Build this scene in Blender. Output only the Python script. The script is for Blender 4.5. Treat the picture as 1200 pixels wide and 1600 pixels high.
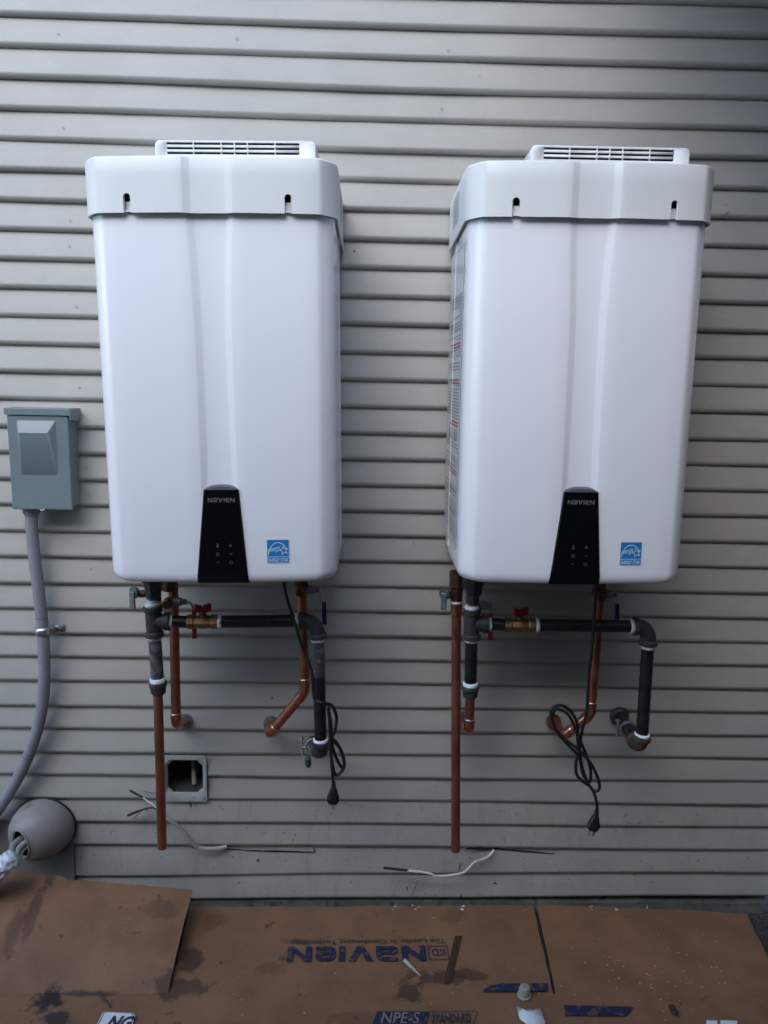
import bpy, bmesh, math, random
from mathutils import Vector, Matrix
random.seed(7)
S = bpy.context.scene
for o in list(bpy.data.objects): bpy.data.objects.remove(o)
COL = S.collection
R_ = math.radians

# ------------------------------------------------------------------ camera, sky, sun, exposure
CAM = Vector((0.0, -1.8403, 1.385)); FPX = 1199.0
YAW, PITCH, ROLL = R_(1.1877), R_(9.656), R_(-1.1363)
_R, _D, _F = Vector((1, 0, 0)), Vector((0, 0, -1)), Vector((0, 1, 0))
_R, _F = _R*math.cos(YAW) - _F*math.sin(YAW), _F*math.cos(YAW) + _R*math.sin(YAW)
_F, _D = _F*math.cos(PITCH) + _D*math.sin(PITCH), _D*math.cos(PITCH) - _F*math.sin(PITCH)
_R, _D = _R*math.cos(ROLL) + _D*math.sin(ROLL), _D*math.cos(ROLL) - _R*math.sin(ROLL)
cd = bpy.data.cameras.new('camera'); cam = bpy.data.objects.new('camera', cd); COL.objects.link(cam)
cd.sensor_fit = 'VERTICAL'; cd.sensor_height = 36; cd.sensor_width = 27; cd.lens = FPX/1600*36
cd.clip_start = 0.02; cd.clip_end = 500
M = Matrix((( _R.x, -_D.x, -_F.x, CAM.x), (_R.y, -_D.y, -_F.y, CAM.y), (_R.z, -_D.z, -_F.z, CAM.z), (0, 0, 0, 1)))
cam.matrix_world = M
S.camera = cam

SUN_EL, SUN_AZ = 42.0, -22.0     # azimuth: degrees left (-) of straight behind the camera
w = bpy.data.worlds.new('World'); S.world = w; w.use_nodes = True
nt = w.node_tree; nt.nodes.clear()
sky = nt.nodes.new('ShaderNodeTexSky'); sky.sky_type = 'NISHITA'; sky.sun_disc = False
sky.sun_elevation = R_(SUN_EL); sky.sun_rotation = R_(180 - SUN_AZ); sky.dust_density = 1.0; sky.air_density = 1.0; sky.ozone_density = 1.0
hsv = nt.nodes.new('ShaderNodeHueSaturation'); hsv.inputs['Saturation'].default_value = 1.15
bg = nt.nodes.new('ShaderNodeBackground'); bg.inputs[1].default_value = 0.12
wo = nt.nodes.new('ShaderNodeOutputWorld')
nt.links.new(sky.outputs[0], hsv.inputs['Color']); nt.links.new(hsv.outputs[0], bg.inputs[0]); nt.links.new(bg.outputs[0], wo.inputs[0])
sd = bpy.data.lights.new('sun', 'SUN'); sd.energy = 0.5; sd.angle = R_(50); sd.color = (0.80, 0.91, 1.0)
sun = bpy.data.objects.new('sun', sd); COL.objects.link(sun)
_e, _a = R_(SUN_EL), R_(SUN_AZ)
tosun = Vector((math.sin(_a)*math.cos(_e), -math.cos(_a)*math.cos(_e), math.sin(_e)))
sun.rotation_euler = tosun.to_track_quat('Z', 'Y').to_euler()
sun.location = (-2, -4, 6)
vs = S.view_settings; vs.view_transform = 'Standard'; vs.look = 'None'; vs.gamma = 1; vs.exposure = 2.0; vs.use_curve_mapping = False

# ------------------------------------------------------------------ helpers
def ray(u, v): return _R*(u-600) + _D*(v-800) + _F*FPX
def P(u, v, y):                        # photo pixel -> point on the plane at depth y
    d = ray(u, v); return CAM + d*((y-CAM.y)/d.y)
def G(u, v, z):                        # photo pixel -> point at height z
    d = ray(u, v); return CAM + d*((z-CAM.z)/d.z)

def empty(name, loc=(0, 0, 0)):
    o = bpy.data.objects.new(name, None); COL.objects.link(o); o.location = loc; o.empty_display_size = 0.05
    return o
def tag(o, label=None, cat=None, group=None, kind=None):
    if label: o['label'] = label
    if cat: o['category'] = cat
    if group: o['group'] = group
    if kind: o['kind'] = kind
    return o
def copy_tree(o, parent=None):
    c = o.copy(); COL.objects.link(c); c.parent = parent
    for ch in list(o.children): copy_tree(ch, c)
    return c
def perp(d):
    d = d.normalized(); a = Vector((0, 0, 1)) if abs(d.z) < 0.9 else Vector((1, 0, 0))
    x = d.cross(a).normalized(); return x, d.cross(x).normalized()
def spline(pts, n=8):
    pts = [Vector(p) for p in pts]; out = []
    e = [pts[0]*2-pts[1]] + pts + [pts[-1]*2-pts[-2]]
    for i in range(1, len(e)-2):
        a, b, c, d = e[i-1], e[i], e[i+1], e[i+2]
        for k in range(n):
            t = k/n
            out.append(0.5*((2*b) + (c-a)*t + (2*a-5*b+4*c-d)*t*t + (3*b-a-3*c+d)*t*t*t))
    out.append(pts[-1]); return out
def fillet(pts, r, n=6):
    """polyline with rounded corners"""
    pts = [Vector(p) for p in pts]; out = [pts[0]]
    for i in range(1, len(pts)-1):
        a, b, c = pts[i-1], pts[i], pts[i+1]
        d1 = (a-b).normalized(); d2 = (c-b).normalized()
        p1, p2 = b+d1*r, b+d2*r
        for k in range(n+1):
            t = k/n; out.append(p1*(1-t)**2 + b*2*t*(1-t) + p2*t*t)
    out.append(pts[-1]); return out

class MB:
    def __init__(s): s.v = []; s.f = []
    def add(s, vs, fs):
        n = len(s.v); s.v += [Vector(q) for q in vs]; s.f += [tuple(i+n for i in q) for q in fs]; return s
    def box(s, a, b):
        x0, y0, z0 = a; x1, y1, z1 = b
        return s.add([(x0,y0,z0),(x1,y0,z0),(x1,y1,z0),(x0,y1,z0),(x0,y0,z1),(x1,y0,z1),(x1,y1,z1),(x0,y1,z1)],
            [(0,3,2,1),(4,5,6,7),(0,1,5,4),(1,2,6,5),(2,3,7,6),(3,0,4,7)])
    def obox(s, c, ux, uy, uz):          # oriented box, half vectors
        c = Vector(c); vs = []
        for k in (-1, 1):
            for (i, j) in ((-1,-1),(1,-1),(1,1),(-1,1)): vs.append(c + ux*i + uy*j + uz*k)
        return s.add(vs, [(0,3,2,1),(4,5,6,7),(0,1,5,4),(1,2,6,5),(2,3,7,6),(3,0,4,7)])
    def tube(s, pts, r, seg=16, caps=True, jit=0):
        pts = [Vector(p) for p in pts]; n = len(pts)
        rr = r if isinstance(r, (list, tuple)) else [r]*n
        vs = []; fs = []; prev = None
        for i, p in enumerate(pts):
            t = (pts[min(i+1, n-1)] - pts[max(i-1, 0)])
            if t.length < 1e-9: t = Vector((0, 0, 1))
            t.normalize()
            if prev is None: x, y = perp(t)
            else:
                x = prev - t*prev.dot(t); x.normalize(); y = t.cross(x)
            prev = x
            for k in range(seg):
                a = 2*math.pi*k/seg; q = rr[i]*(1+random.uniform(-jit, jit))
                vs.append(p + (x*math.cos(a) + y*math.sin(a))*q)
        for i in range(n-1):
            for k in range(seg):
                k2 = (k+1) % seg
                fs.append((i*seg+k, i*seg+k2, (i+1)*seg+k2, (i+1)*seg+k))
        if caps: fs.append(tuple(range(seg))[::-1]); fs.append(tuple((n-1)*seg+k for k in range(seg)))
        return s.add(vs, fs)
    def lathe(s, o, d, prof, seg=24, caps=True):   # prof: list of (distance along d, radius)
        o = Vector(o); d = Vector(d).normalized(); x, y = perp(d); vs = []; fs = []
        for (h, r) in prof:
            for k in range(seg):
                a = 2*math.pi*k/seg; vs.append(o + d*h + (x*math.cos(a)+y*math.sin(a))*r)
        for i in range(len(prof)-1):
            for k in range(seg):
                k2 = (k+1) % seg; fs.append((i*seg+k, i*seg+k2, (i+1)*seg+k2, (i+1)*seg+k))
        if caps: fs.append(tuple(range(seg))[::-1]); fs.append(tuple((len(prof)-1)*seg+k for k in range(seg)))
        return s.add(vs, fs)
    def prism(s, poly, o, ux, uy, n, th):           # 2D polygon extruded by th along n
        o, ux, uy, n = Vector(o), Vector(ux), Vector(uy), Vector(n); m = len(poly)
        vs = [o+ux*a+uy*b for a, b in poly] + [o+ux*a+uy*b+n*th for a, b in poly]
        fs = [tuple(range(m))[::-1], tuple(range(m, 2*m))] + [(i, (i+1) % m, m+(i+1) % m, m+i) for i in range(m)]
        return s.add(vs, fs)
    def grid(s, rows, close=False):
        n = len(rows[0]); vs = [p for r in rows for p in r]; fs = []
        for i in range(len(rows)-1):
            for k in range(n-1 + (1 if close else 0)):
                k2 = (k+1) % n; fs.append((i*n+k, i*n+k2, (i+1)*n+k2, (i+1)*n+k))
        return s.add(vs, fs)
    def build(s, name, mat, parent=None, smooth=None, loc=None, bevel=0, bseg=2, fix=True, solid=0, sub=0):
        off = Vector((0, 0, 0))
        if parent is not None:
            p = parent
            while p is not None: off += p.location; p = p.parent
        elif loc is not None: off = Vector(loc)
        me = bpy.data.meshes.new(name); me.from_pydata([tuple(v-off) for v in s.v], [], s.f)
        if fix:
            bm = bmesh.new(); bm.from_mesh(me); bmesh.ops.remove_doubles(bm, verts=bm.verts, dist=1e-6)
            bmesh.ops.recalc_face_normals(bm, faces=bm.faces); bm.to_mesh(me); bm.free()
        me.materials.append(mat)
        o = bpy.data.objects.new(name, me); COL.objects.link(o)
        if parent is not None: o.parent = parent
        elif loc is not None: o.location = loc
        if solid: m = o.modifiers.new('solidify', 'SOLIDIFY'); m.thickness = solid; m.offset = -1
        if bevel: m = o.modifiers.new('bevel', 'BEVEL'); m.width = bevel; m.segments = bseg; m.limit_method = 'ANGLE'; m.angle_limit = R_(35)
        if smooth is not None:
            me.polygons.foreach_set('use_smooth', [True]*len(me.polygons))
            me.set_sharp_from_angle(angle=R_(smooth))
        return o

# ------------------------------------------------------------------ materials
MAT = {}
def mat(name, col, rough=0.5, metal=0.0, var=0.0, vscale=8.0, bump=0.0, bscale=60.0, spots=None, coat=0.0, spec=0.5, stretch=(1, 1, 1), rvar=0.0, coords='Object'):
    m = bpy.data.materials.new(name); m.use_nodes = True; n = m.node_tree.nodes; l = m.node_tree.links
    b = n['Principled BSDF']; b.inputs['Roughness'].default_value = rough; b.inputs['Metallic'].default_value = metal
    b.inputs['Specular IOR Level'].default_value = spec; b.inputs['Coat Weight'].default_value = coat; b.inputs['Coat Roughness'].default_value = 0.15
    tc = n.new('ShaderNodeTexCoord'); mp = n.new('ShaderNodeMapping'); mp.inputs['Scale'].default_value = stretch
    l.new(tc.outputs[coords], mp.inputs[0])
    rgb = n.new('ShaderNodeRGB'); rgb.outputs[0].default_value = (*col, 1); cur = rgb.outputs[0]
    if var:
        t = n.new('ShaderNodeTexNoise'); t.inputs['Scale'].default_value = vscale; t.inputs['Detail'].default_value = 6; t.inputs['Roughness'].default_value = 0.65
        l.new(mp.outputs[0], t.inputs['Vector'])
        mr = n.new('ShaderNodeMapRange'); mr.inputs[1].default_value = 0.3; mr.inputs[2].default_value = 0.7
        mr.inputs[3].default_value = 1-var; mr.inputs[4].default_value = 1+var; l.new(t.outputs[0], mr.inputs[0])
        mx = n.new('ShaderNodeMix'); mx.data_type = 'RGBA'; mx.blend_type = 'MULTIPLY'; mx.inputs[0].default_value = 1
        l.new(cur, mx.inputs[6]); l.new(mr.outputs[0], mx.inputs[7]); cur = mx.outputs[2]
        if rvar:
            m2 = n.new('ShaderNodeMapRange'); m2.inputs[1].default_value = 0.3; m2.inputs[2].default_value = 0.7
            m2.inputs[3].default_value = max(0.05, rough-rvar); m2.inputs[4].default_value = min(1, rough+rvar)
            l.new(t.outputs[0], m2.inputs[0]); l.new(m2.outputs[0], b.inputs['Roughness'])
    for sp in (spots or []):                   # (scale, threshold, softness, colour, amount[, stretch])
        t = n.new('ShaderNodeTexNoise'); t.inputs['Scale'].default_value = sp[0]; t.inputs['Detail'].default_value = 5
        src = mp.outputs[0]
        if len(sp) > 5:
            m3 = n.new('ShaderNodeMapping'); m3.inputs['Scale'].default_value = sp[5]; l.new(tc.outputs[coords], m3.inputs[0]); src = m3.outputs[0]
        l.new(src, t.inputs['Vector'])
        mr = n.new('ShaderNodeMapRange'); mr.inputs[1].default_value = sp[1]; mr.inputs[2].default_value = sp[1]+sp[2]
        mr.inputs[3].default_value = 0; mr.inputs[4].default_value = sp[4]; l.new(t.outputs[0], mr.inputs[0])
        mx = n.new('ShaderNodeMix'); mx.data_type = 'RGBA'; l.new(mr.outputs[0], mx.inputs[0]); l.new(cur, mx.inputs[6])
        mx.inputs[7].default_value = (*sp[3], 1); cur = mx.outputs[2]
    l.new(cur, b.inputs['Base Color'])
    if bump:
        t = n.new('ShaderNodeTexNoise'); t.inputs['Scale'].default_value = bscale; t.inputs['Detail'].default_value = 4
        l.new(mp.outputs[0], t.inputs['Vector'])
        bp = n.new('ShaderNodeBump'); bp.inputs['Strength'].default_value = bump; bp.inputs['Distance'].default_value = 0.002
        l.new(t.outputs[0], bp.inputs['Height']); l.new(bp.outputs[0], b.inputs['Normal'])
    m['out'] = 0; MAT[name] = m
    return m

GREY = (0.085, 0.08, 0.072)
siding = mat('siding paint', (0.362, 0.349, 0.312), 0.55, var=0.07, vscale=5, bump=0.25, bscale=90, stretch=(1, 1, 1),
    spots=[(260, 0.70, 0.05, (0.10, 0.09, 0.08), 0.55), (14, 0.60, 0.25, (0.28, 0.27, 0.25), 0.35, (0.35, 1, 2.2)), (55, 0.74, 0.05, (0.2, 0.18, 0.16), 0.45, (0.5, 1, 1.6))])
siding_dirty = mat('siding paint splashed', (0.345, 0.330, 0.292), 0.6, var=0.10, vscale=9, bump=0.3, bscale=80,
    spots=[(150, 0.66, 0.05, (0.07, 0.06, 0.05), 0.75), (24, 0.58, 0.2, (0.22, 0.20, 0.17), 0.5, (1.6, 1, 0.5)), (70, 0.68, 0.06, (0.13, 0.10, 0.08), 0.6)])
sheath = mat('dark sheathing', (0.05, 0.045, 0.04), 0.9, var=0.2)
concrete = mat('foundation concrete', (0.10, 0.10, 0.082), 0.9, var=0.35, vscale=18, bump=0.8, bscale=120, spots=[(40, 0.55, 0.12, (0.03, 0.035, 0.028), 0.8)])
asphalt = mat('dark grit ground', (0.048, 0.045, 0.040), 0.95, var=0.35, vscale=60, bump=1.0, bscale=300, spots=[(400, 0.66, 0.05, (0.18, 0.17, 0.16), 0.7)])
pave = mat('bounce slab concrete', (0.34, 0.32, 0.28), 0.85, var=0.15, vscale=6, bump=0.4, bscale=150)
stone = mat('grit', (0.09, 0.088, 0.082), 0.9, var=0.5, vscale=90)
white_gloss = mat('white enamel', (0.84, 0.83, 0.855), 0.26, var=0.010, vscale=2.5, coat=0.35, spots=[(90, 0.745, 0.03, (0.55, 0.54, 0.52), 0.3)])
white_cap = mat('white cap plastic', (0.72, 0.72, 0.70), 0.42, var=0.02, vscale=6, bump=0.03, bscale=400)
white_case = mat('white case steel', (0.70, 0.72, 0.74), 0.35, var=0.02, vscale=5)
cavity = mat('dark cavity', (0.012, 0.012, 0.013), 0.8, var=0.1)
black_gloss = mat('black control glass', (0.0035, 0.0035, 0.004), 0.22, var=0.05, spec=0.22)
bezel_grey = mat('grey bezel', (0.07, 0.075, 0.085), 0.3, var=0.03)
print_grey = mat('grey print', (0.11, 0.11, 0.11), 0.5, var=0.03)
print_dim = mat('dim print', (0.085, 0.085, 0.09), 0.5, var=0.03)
label_blue = mat('sticker blue', (0.006, 0.20, 0.50), 0.45, var=0.03)
label_white = mat('sticker white', (0.72, 0.76, 0.78), 0.5, var=0.02)
label_text = mat('label text grey', (0.30, 0.31, 0.34), 0.6, var=0.05)
label_red = mat('label red', (0.38, 0.16, 0.15), 0.6, var=0.05)
clear_label = mat('label film', (0.62, 0.64, 0.67), 0.3, var=0.03)
iron_pipe = mat('black steel pipe', (0.0095, 0.0095, 0.010), 0.34, 0.0, var=0.4, vscale=30, bump=0.15, bscale=200, rvar=0.12,
    spots=[(130, 0.66, 0.05, (0.11, 0.11, 0.11), 0.35, (1, 1, 1)), (60, 0.68, 0.06, (0.10, 0.05, 0.03), 0.5)])
iron_pipe_worn = mat('black steel pipe scuffed', (0.05, 0.05, 0.053), 0.42, 0.0, var=0.5, vscale=20, bump=0.2, bscale=150, rvar=0.12,
    spots=[(50, 0.52, 0.06, (0.13, 0.13, 0.135), 0.75), (160, 0.62, 0.05, (0.3, 0.3, 0.3), 0.5)])
iron_fit = mat('malleable iron', (0.045, 0.046, 0.047), 0.5, 0.3, var=0.3, vscale=40, bump=0.5, bscale=180, spots=[(50, 0.63, 0.1, (0.10, 0.05, 0.03), 0.6)])
iron_rust = mat('malleable iron rusted', (0.075, 0.06, 0.05), 0.6, 0.25, var=0.3, vscale=40, bump=0.5, bscale=180, spots=[(40, 0.5, 0.15, (0.12, 0.055, 0.03), 0.8)])
copper = mat('copper tube', (0.38, 0.138, 0.09), 0.40, 0.85, var=0.36, vscale=16, bump=0.1, bscale=140, rvar=0.1, stretch=(1, 1, 0.35),
    spots=[(30, 0.60, 0.1, (0.15, 0.06, 0.04), 0.7)])
copper_br = mat('bright copper fitting', (0.50, 0.20, 0.125), 0.26, 0.92, var=0.18, vscale=30, spots=[(50, 0.62, 0.08, (0.28, 0.12, 0.08), 0.6)])
solder = mat('solder', (0.6, 0.5, 0.44), 0.3, 0.9, var=0.1)
brass = mat('brass', (0.27, 0.175, 0.078), 0.38, 0.9, var=0.25, vscale=50, bump=0.3, bscale=220)
brass_dk = mat('aged brass', (0.14, 0.078, 0.045), 0.45, 0.8, var=0.35, vscale=40, bump=0.3, bscale=200)
tape = mat('white thread tape', (0.72, 0.76, 0.78), 0.6, var=0.15, vscale=70, bump=0.6, bscale=300)
red_paint = mat('red enamel', (0.30, 0.016, 0.016), 0.35, var=0.1, vscale=40)
blue_vinyl = mat('blue vinyl', (0.018, 0.02, 0.075), 0.4, var=0.1)
steel = mat('zinc steel', (0.55, 0.56, 0.57), 0.3, 0.9, var=0.15, vscale=60)
green_br = mat('green bronze', (0.05, 0.085, 0.075), 0.5, 0.5, var=0.4, vscale=60, bump=0.5)
grey_metal = mat('zinc clamp grey', (0.23, 0.24, 0.24), 0.45, 0.7, var=0.3, vscale=50, bump=0.3)
box_paint = mat('grey box enamel', (0.165, 0.205, 0.212), 0.38, var=0.06, vscale=9, bump=0.05, bscale=120)
conduit_m = mat('grey conduit', (0.225, 0.228, 0.24), 0.55, var=0.12, vscale=14, bump=0.15, bscale=160, spots=[(40, 0.64, 0.08, (0.30, 0.30, 0.31), 0.5)])
conduit_mark = mat('conduit marking', (0.04, 0.04, 0.045), 0.6, var=0.1)
rubber = mat('black rubber', (0.011, 0.011, 0.012), 0.42, var=0.2, vscale=40)
jacket = mat('cable jacket', (0.46, 0.42, 0.38), 0.55, var=0.25, vscale=30, spots=[(60, 0.6, 0.1, (0.16, 0.13, 0.10), 0.6)])
jacket_w = mat('white cable jacket', (0.62, 0.62, 0.60), 0.5, var=0.15, vscale=30)
wire_bk = mat('black wire', (0.015, 0.014, 0.014), 0.5, var=0.2)
hood_m = mat('grey hood plastic', (0.255, 0.243, 0.218), 0.5, var=0.14, vscale=12, bump=0.15, bscale=90, spots=[(30, 0.60, 0.1, (0.12, 0.10, 0.085), 0.6), (140, 0.68, 0.04, (0.10, 0.09, 0.08), 0.5)])
plate_m = mat('grey green plate', (0.17, 0.165, 0.145), 0.65, var=0.15, vscale=10)
wrap_m = mat('white plastic wrap', (0.66, 0.68, 0.72), 0.3, var=0.1, vscale=30, bump=0.5, bscale=70)
frame_m = mat('white box flange', (0.36, 0.365, 0.345), 0.5, var=0.12, vscale=40, spots=[(60, 0.6, 0.1, (0.25, 0.22, 0.18), 0.6)])
ink_blue = mat('blue ink', (0.011, 0.018, 0.055), 0.7, var=0.2, vscale=60, spots=[(70, 0.55, 0.08, (0.13, 0.075, 0.045), 0.8)])
ink_dark = mat('dark ink', (0.03, 0.028, 0.035), 0.7, var=0.2, vscale=60, spots=[(110, 0.60, 0.06, (0.20, 0.12, 0.075), 0.6)])
ink_pale = mat('pale ink', (0.24, 0.20, 0.17), 0.7, var=0.2, vscale=60)
paper = mat('white paper', (0.72, 0.73, 0.75), 0.7, var=0.06, vscale=40)
wood_red = mat('stained fence boards', (0.085, 0.055, 0.042), 0.75, var=0.3, vscale=6, stretch=(4, 4, 0.6), bump=0.4, bscale=40)
wood_grey = mat('weathered fence boards', (0.14, 0.135, 0.13), 0.8, var=0.3, vscale=6, stretch=(4, 4, 0.6), bump=0.4, bscale=40)
block_siding = mat('added house siding', (0.13, 0.14, 0.155), 0.7, var=0.08, vscale=4)
roofm = mat('added house shingles', (0.06, 0.055, 0.05), 0.9, var=0.3, vscale=30)
glassm = mat('window glass', (0.02, 0.025, 0.03), 0.06, var=0.02)

def cardboard_mat():
    m = mat('cardboard', (0.225, 0.112, 0.055), 0.72, var=0.20, vscale=7, bump=0.3, bscale=130,
        spots=[(3.5, 0.52, 0.25, (0.285, 0.125, 0.068), 0.8), (9, 0.60, 0.2, (0.140, 0.070, 0.036), 0.75), (120, 0.68, 0.05, (0.30, 0.22, 0.15), 0.6), (45, 0.68, 0.06, (0.075, 0.03, 0.018), 0.7)], coords='Object')
    n = m.node_tree.nodes; l = m.node_tree.links; b = n['Principled BSDF']
    cur = b.inputs['Base Color'].links[0].from_socket
    geo = n.new('ShaderNodeNewGeometry')
    nz = n.new('ShaderNodeTexNoise'); nz.inputs['Scale'].default_value = 26; nz.inputs['Detail'].default_value = 6; nz.inputs['Roughness'].default_value = 0.7
    l.new(geo.outputs['Position'], nz.inputs['Vector'])
    # spilled stains, each at its own place on the board: (u, v, radius x, radius y, strength)
    for (u, v, rx, ry, st) in [(297, 1500, 0.045, 0.06, 0.75), (280, 1545, 0.10, 0.05, 0.7), (250, 1462, 0.06, 0.035, 0.35), (640, 1545, 0.055, 0.06, 0.75), (690, 1528, 0.09, 0.035, 0.7), (735, 1523, 0.06, 0.03, 0.6),
                               (75, 1562, 0.05, 0.05, 0.95), (85, 1592, 0.05, 0.03, 0.85), (120, 1552, 0.12, 0.014, 0.7), (90, 1430, 0.022, 0.10, 0.6), (55, 1480, 0.02, 0.10, 0.55), (25, 1500, 0.03, 0.06, 0.4), (475, 1470, 0.10, 0.02, 0.3), (420, 1512, 0.06, 0.03, 0.35), (705, 1430, 0.05, 0.05, 0.3), (560, 1590, 0.12, 0.03, 0.3), (330, 1440, 0.05, 0.05, 0.35)]:
        c = G(u, v, 0.018)
        vm = n.new('ShaderNodeVectorMath'); vm.operation = 'SUBTRACT'; l.new(geo.outputs['Position'], vm.inputs[0]); vm.inputs[1].default_value = (c.x, c.y, 0)
        vd = n.new('ShaderNodeVectorMath'); vd.operation = 'MULTIPLY'; l.new(vm.outputs[0], vd.inputs[0]); vd.inputs[1].default_value = (1/rx, 1/ry, 0)
        ln = n.new('ShaderNodeVectorMath'); ln.operation = 'LENGTH'; l.new(vd.outputs[0], ln.inputs[0])
        mr = n.new('ShaderNodeMapRange'); mr.inputs[1].default_value = 0; mr.inputs[2].default_value = 1.1; mr.inputs[3].default_value = 0.34; mr.inputs[4].default_value = -0.22
        l.new(ln.outputs[1], mr.inputs[0])
        ad = n.new('ShaderNodeMath'); ad.operation = 'ADD'; l.new(mr.outputs[0], ad.inputs[0]); l.new(nz.outputs[0], ad.inputs[1])
        m2 = n.new('ShaderNodeMapRange'); m2.inputs[1].default_value = 0.46; m2.inputs[2].default_value = 0.60; m2.inputs[3].default_value = 0; m2.inputs[4].default_value = st
        l.new(ad.outputs[0], m2.inputs[0])
        mx = n.new('ShaderNodeMix'); mx.data_type = 'RGBA'; l.new(m2.outputs[0], mx.inputs[0]); l.new(cur, mx.inputs[6])
        mx.inputs[7].default_value = (0.016, 0.016, 0.014, 1) if u < 130 and v > 1550 else (0.034, 0.018, 0.011, 1); cur = mx.outputs[2]
    l.new(cur, b.inputs['Base Color'])
    wv = n.new('ShaderNodeTexWave'); wv.bands_direction = 'Y'; wv.inputs['Scale'].default_value = 48; wv.inputs['Distortion'].default_value = 0.6; wv.inputs['Detail'].default_value = 1
    l.new(geo.outputs['Position'], wv.inputs['Vector'])
    old = b.inputs['Normal'].links[0].from_node
    b2 = n.new('ShaderNodeBump'); b2.inputs['Strength'].default_value = 0.12; b2.inputs['Distance'].default_value = 0.001
    l.new(wv.outputs['Fac'], b2.inputs['Height']); l.new(old.outputs[0], b2.inputs['Normal']); l.new(b2.outputs[0], b.inputs['Normal'])
    return m
cardboard = cardboard_mat()
cardedge = mat('cardboard edge', (0.30, 0.20, 0.13), 0.85, var=0.2, vscale=60)

# ------------------------------------------------------------------ lettering
def text_geo(s, w_, h_, bold=0.0, shear=0.0):
    """flat text outline as verts/faces fitted to w_ x h_"""
    c = bpy.data.curves.new('t', 'FONT'); c.body = s; c.offset = bold; c.shear = shear; c.resolution_u = 3
    o = bpy.data.objects.new('t', c); COL.objects.link(o)
    dg = bpy.context.evaluated_depsgraph_get(); dg.update()
    me = o.evaluated_get(dg).to_mesh()
    vs = [v.co.copy() for v in me.vertices]; fs = [tuple(p.vertices) for p in me.polygons]
    o.evaluated_get(dg).to_mesh_clear(); bpy.data.objects.remove(o); bpy.data.curves.remove(c)
    x0 = min(v.x for v in vs); x1 = max(v.x for v in vs); y0 = min(v.y for v in vs); y1 = max(v.y for v in vs)
    return [((v.x-x0)/(x1-x0)*w_, (v.y-y0)/(y1-y0)*h_) for v in vs], fs
def text_on(mb, s, o, ux, uy, w_, h_, bold=0.0, shear=0.0):
    p, f = text_geo(s, w_, h_, bold, shear); o, ux, uy = Vector(o), Vector(ux), Vector(uy)
    mb.add([o+ux*a+uy*b for a, b in p], f)
def ribbon2(pts, t):
    """mitred flat stroke of width t through 2-D points -> polygon quads"""
    L = []; n = len(pts)
    for i in range(n):
        a = Vector(pts[max(i-1, 0)]); b = Vector(pts[i]); c = Vector(pts[min(i+1, n-1)])
        d1 = (b-a).normalized() if i > 0 else (c-b).normalized(); d2 = (c-b).normalized() if i < n-1 else d1
        n1 = Vector((-d1.y, d1.x)); n2 = Vector((-d2.y, d2.x)); m = (n1+n2).normalized(); k = t/2/max(0.35, m.dot(n1))
        L.append((b+m*k, b-m*k))
    return [(L[i][0], L[i][1], L[i+1][1], L[i+1][0]) for i in range(n-1)]
def logo_polys():
    """heavy wide lettering N a V I e N, unit height 1, returns polygons and total width"""
    P_ = []; x = 0
    def N():
        return [[(0,0),(0,1),(.30,1),(.30,.62)], [(0,0),(.30,.62),(.30,0)], [(.30,1),(.30,.62),(.92,0),(.92,.38)], [(.30,.999),(.92,.38),(.92,.999),(.919,1)][:0] or [(.92,.38),(.92,0),(1.22,0),(1.22,1)], [(.92,.38),(1.22,1),(.92,1)]]
    def V(): return [[(0,1),(.34,1),(.62,.36),(.62,0),(.46,0)], [(.62,.36),(.90,1),(1.24,1),(.78,0),(.62,0)]]
    def I(): return [[(0,0),(.30,0),(.30,1),(0,1)]]
    def stroke(pts, t): return [[(a.x, a.y) for a in q] for q in ribbon2(pts, t)]
    def a_(): return stroke([(.06,.87),(.80,.87),(.95,.80),(1.0,.68),(1.0,0)], .26) + stroke([(.87,.13),(.28,.13),(.16,.18),(.14,.28),(.16,.38),(.28,.44),(.87,.44)], .22)
    def e_(): return stroke([(.26,.48),(.86,.48),(.90,.56),(.90,.70),(.80,.86),(.62,.88),(.34,.88),(.18,.80),(.13,.62),(.13,.38),(.18,.20),(.34,.12),(1.02,.12)], .24)
    for g, wd in ((N, 1.22), (a_, 1.13), (V, 1.24), (I, .30), (e_, 1.06), (N, 1.22)):
        P_ += [[(q[0]+x, q[1]) for q in poly] for poly in g()]; x += wd + .16
    return P_, x-.16
LOGO, LOGOW = logo_polys()
def logo_on(mb, o, ux, uy, w_, h_):
    o, ux, uy = Vector(o), Vector(ux), Vector(uy)
    for poly in LOGO:
        mb.add([o + ux*(a/LOGOW*w_) + uy*(b*h_) for a, b in poly], [tuple(range(len(poly)))])

# ------------------------------------------------------------------ ground
g = MB(); N = 40
g.add([(-60, -60, 0), (60, -60, 0), (60, 60, 0), (-60, 60, 0)], [(0, 1, 2, 3)])
tag(g.build('ground', asphalt), kind='structure')
bounce_slabs = MB()
for k in range(7):                      # unseen pale slabs added to bounce light up at the wall
    bounce_slabs.box((-4.2+1.2*k, -2.02, -0.05), (-4.2+1.2*k+1.19, -0.98, 0.012))
tag(bounce_slabs.build('path', pave, bevel=0.004), kind='structure')

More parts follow.
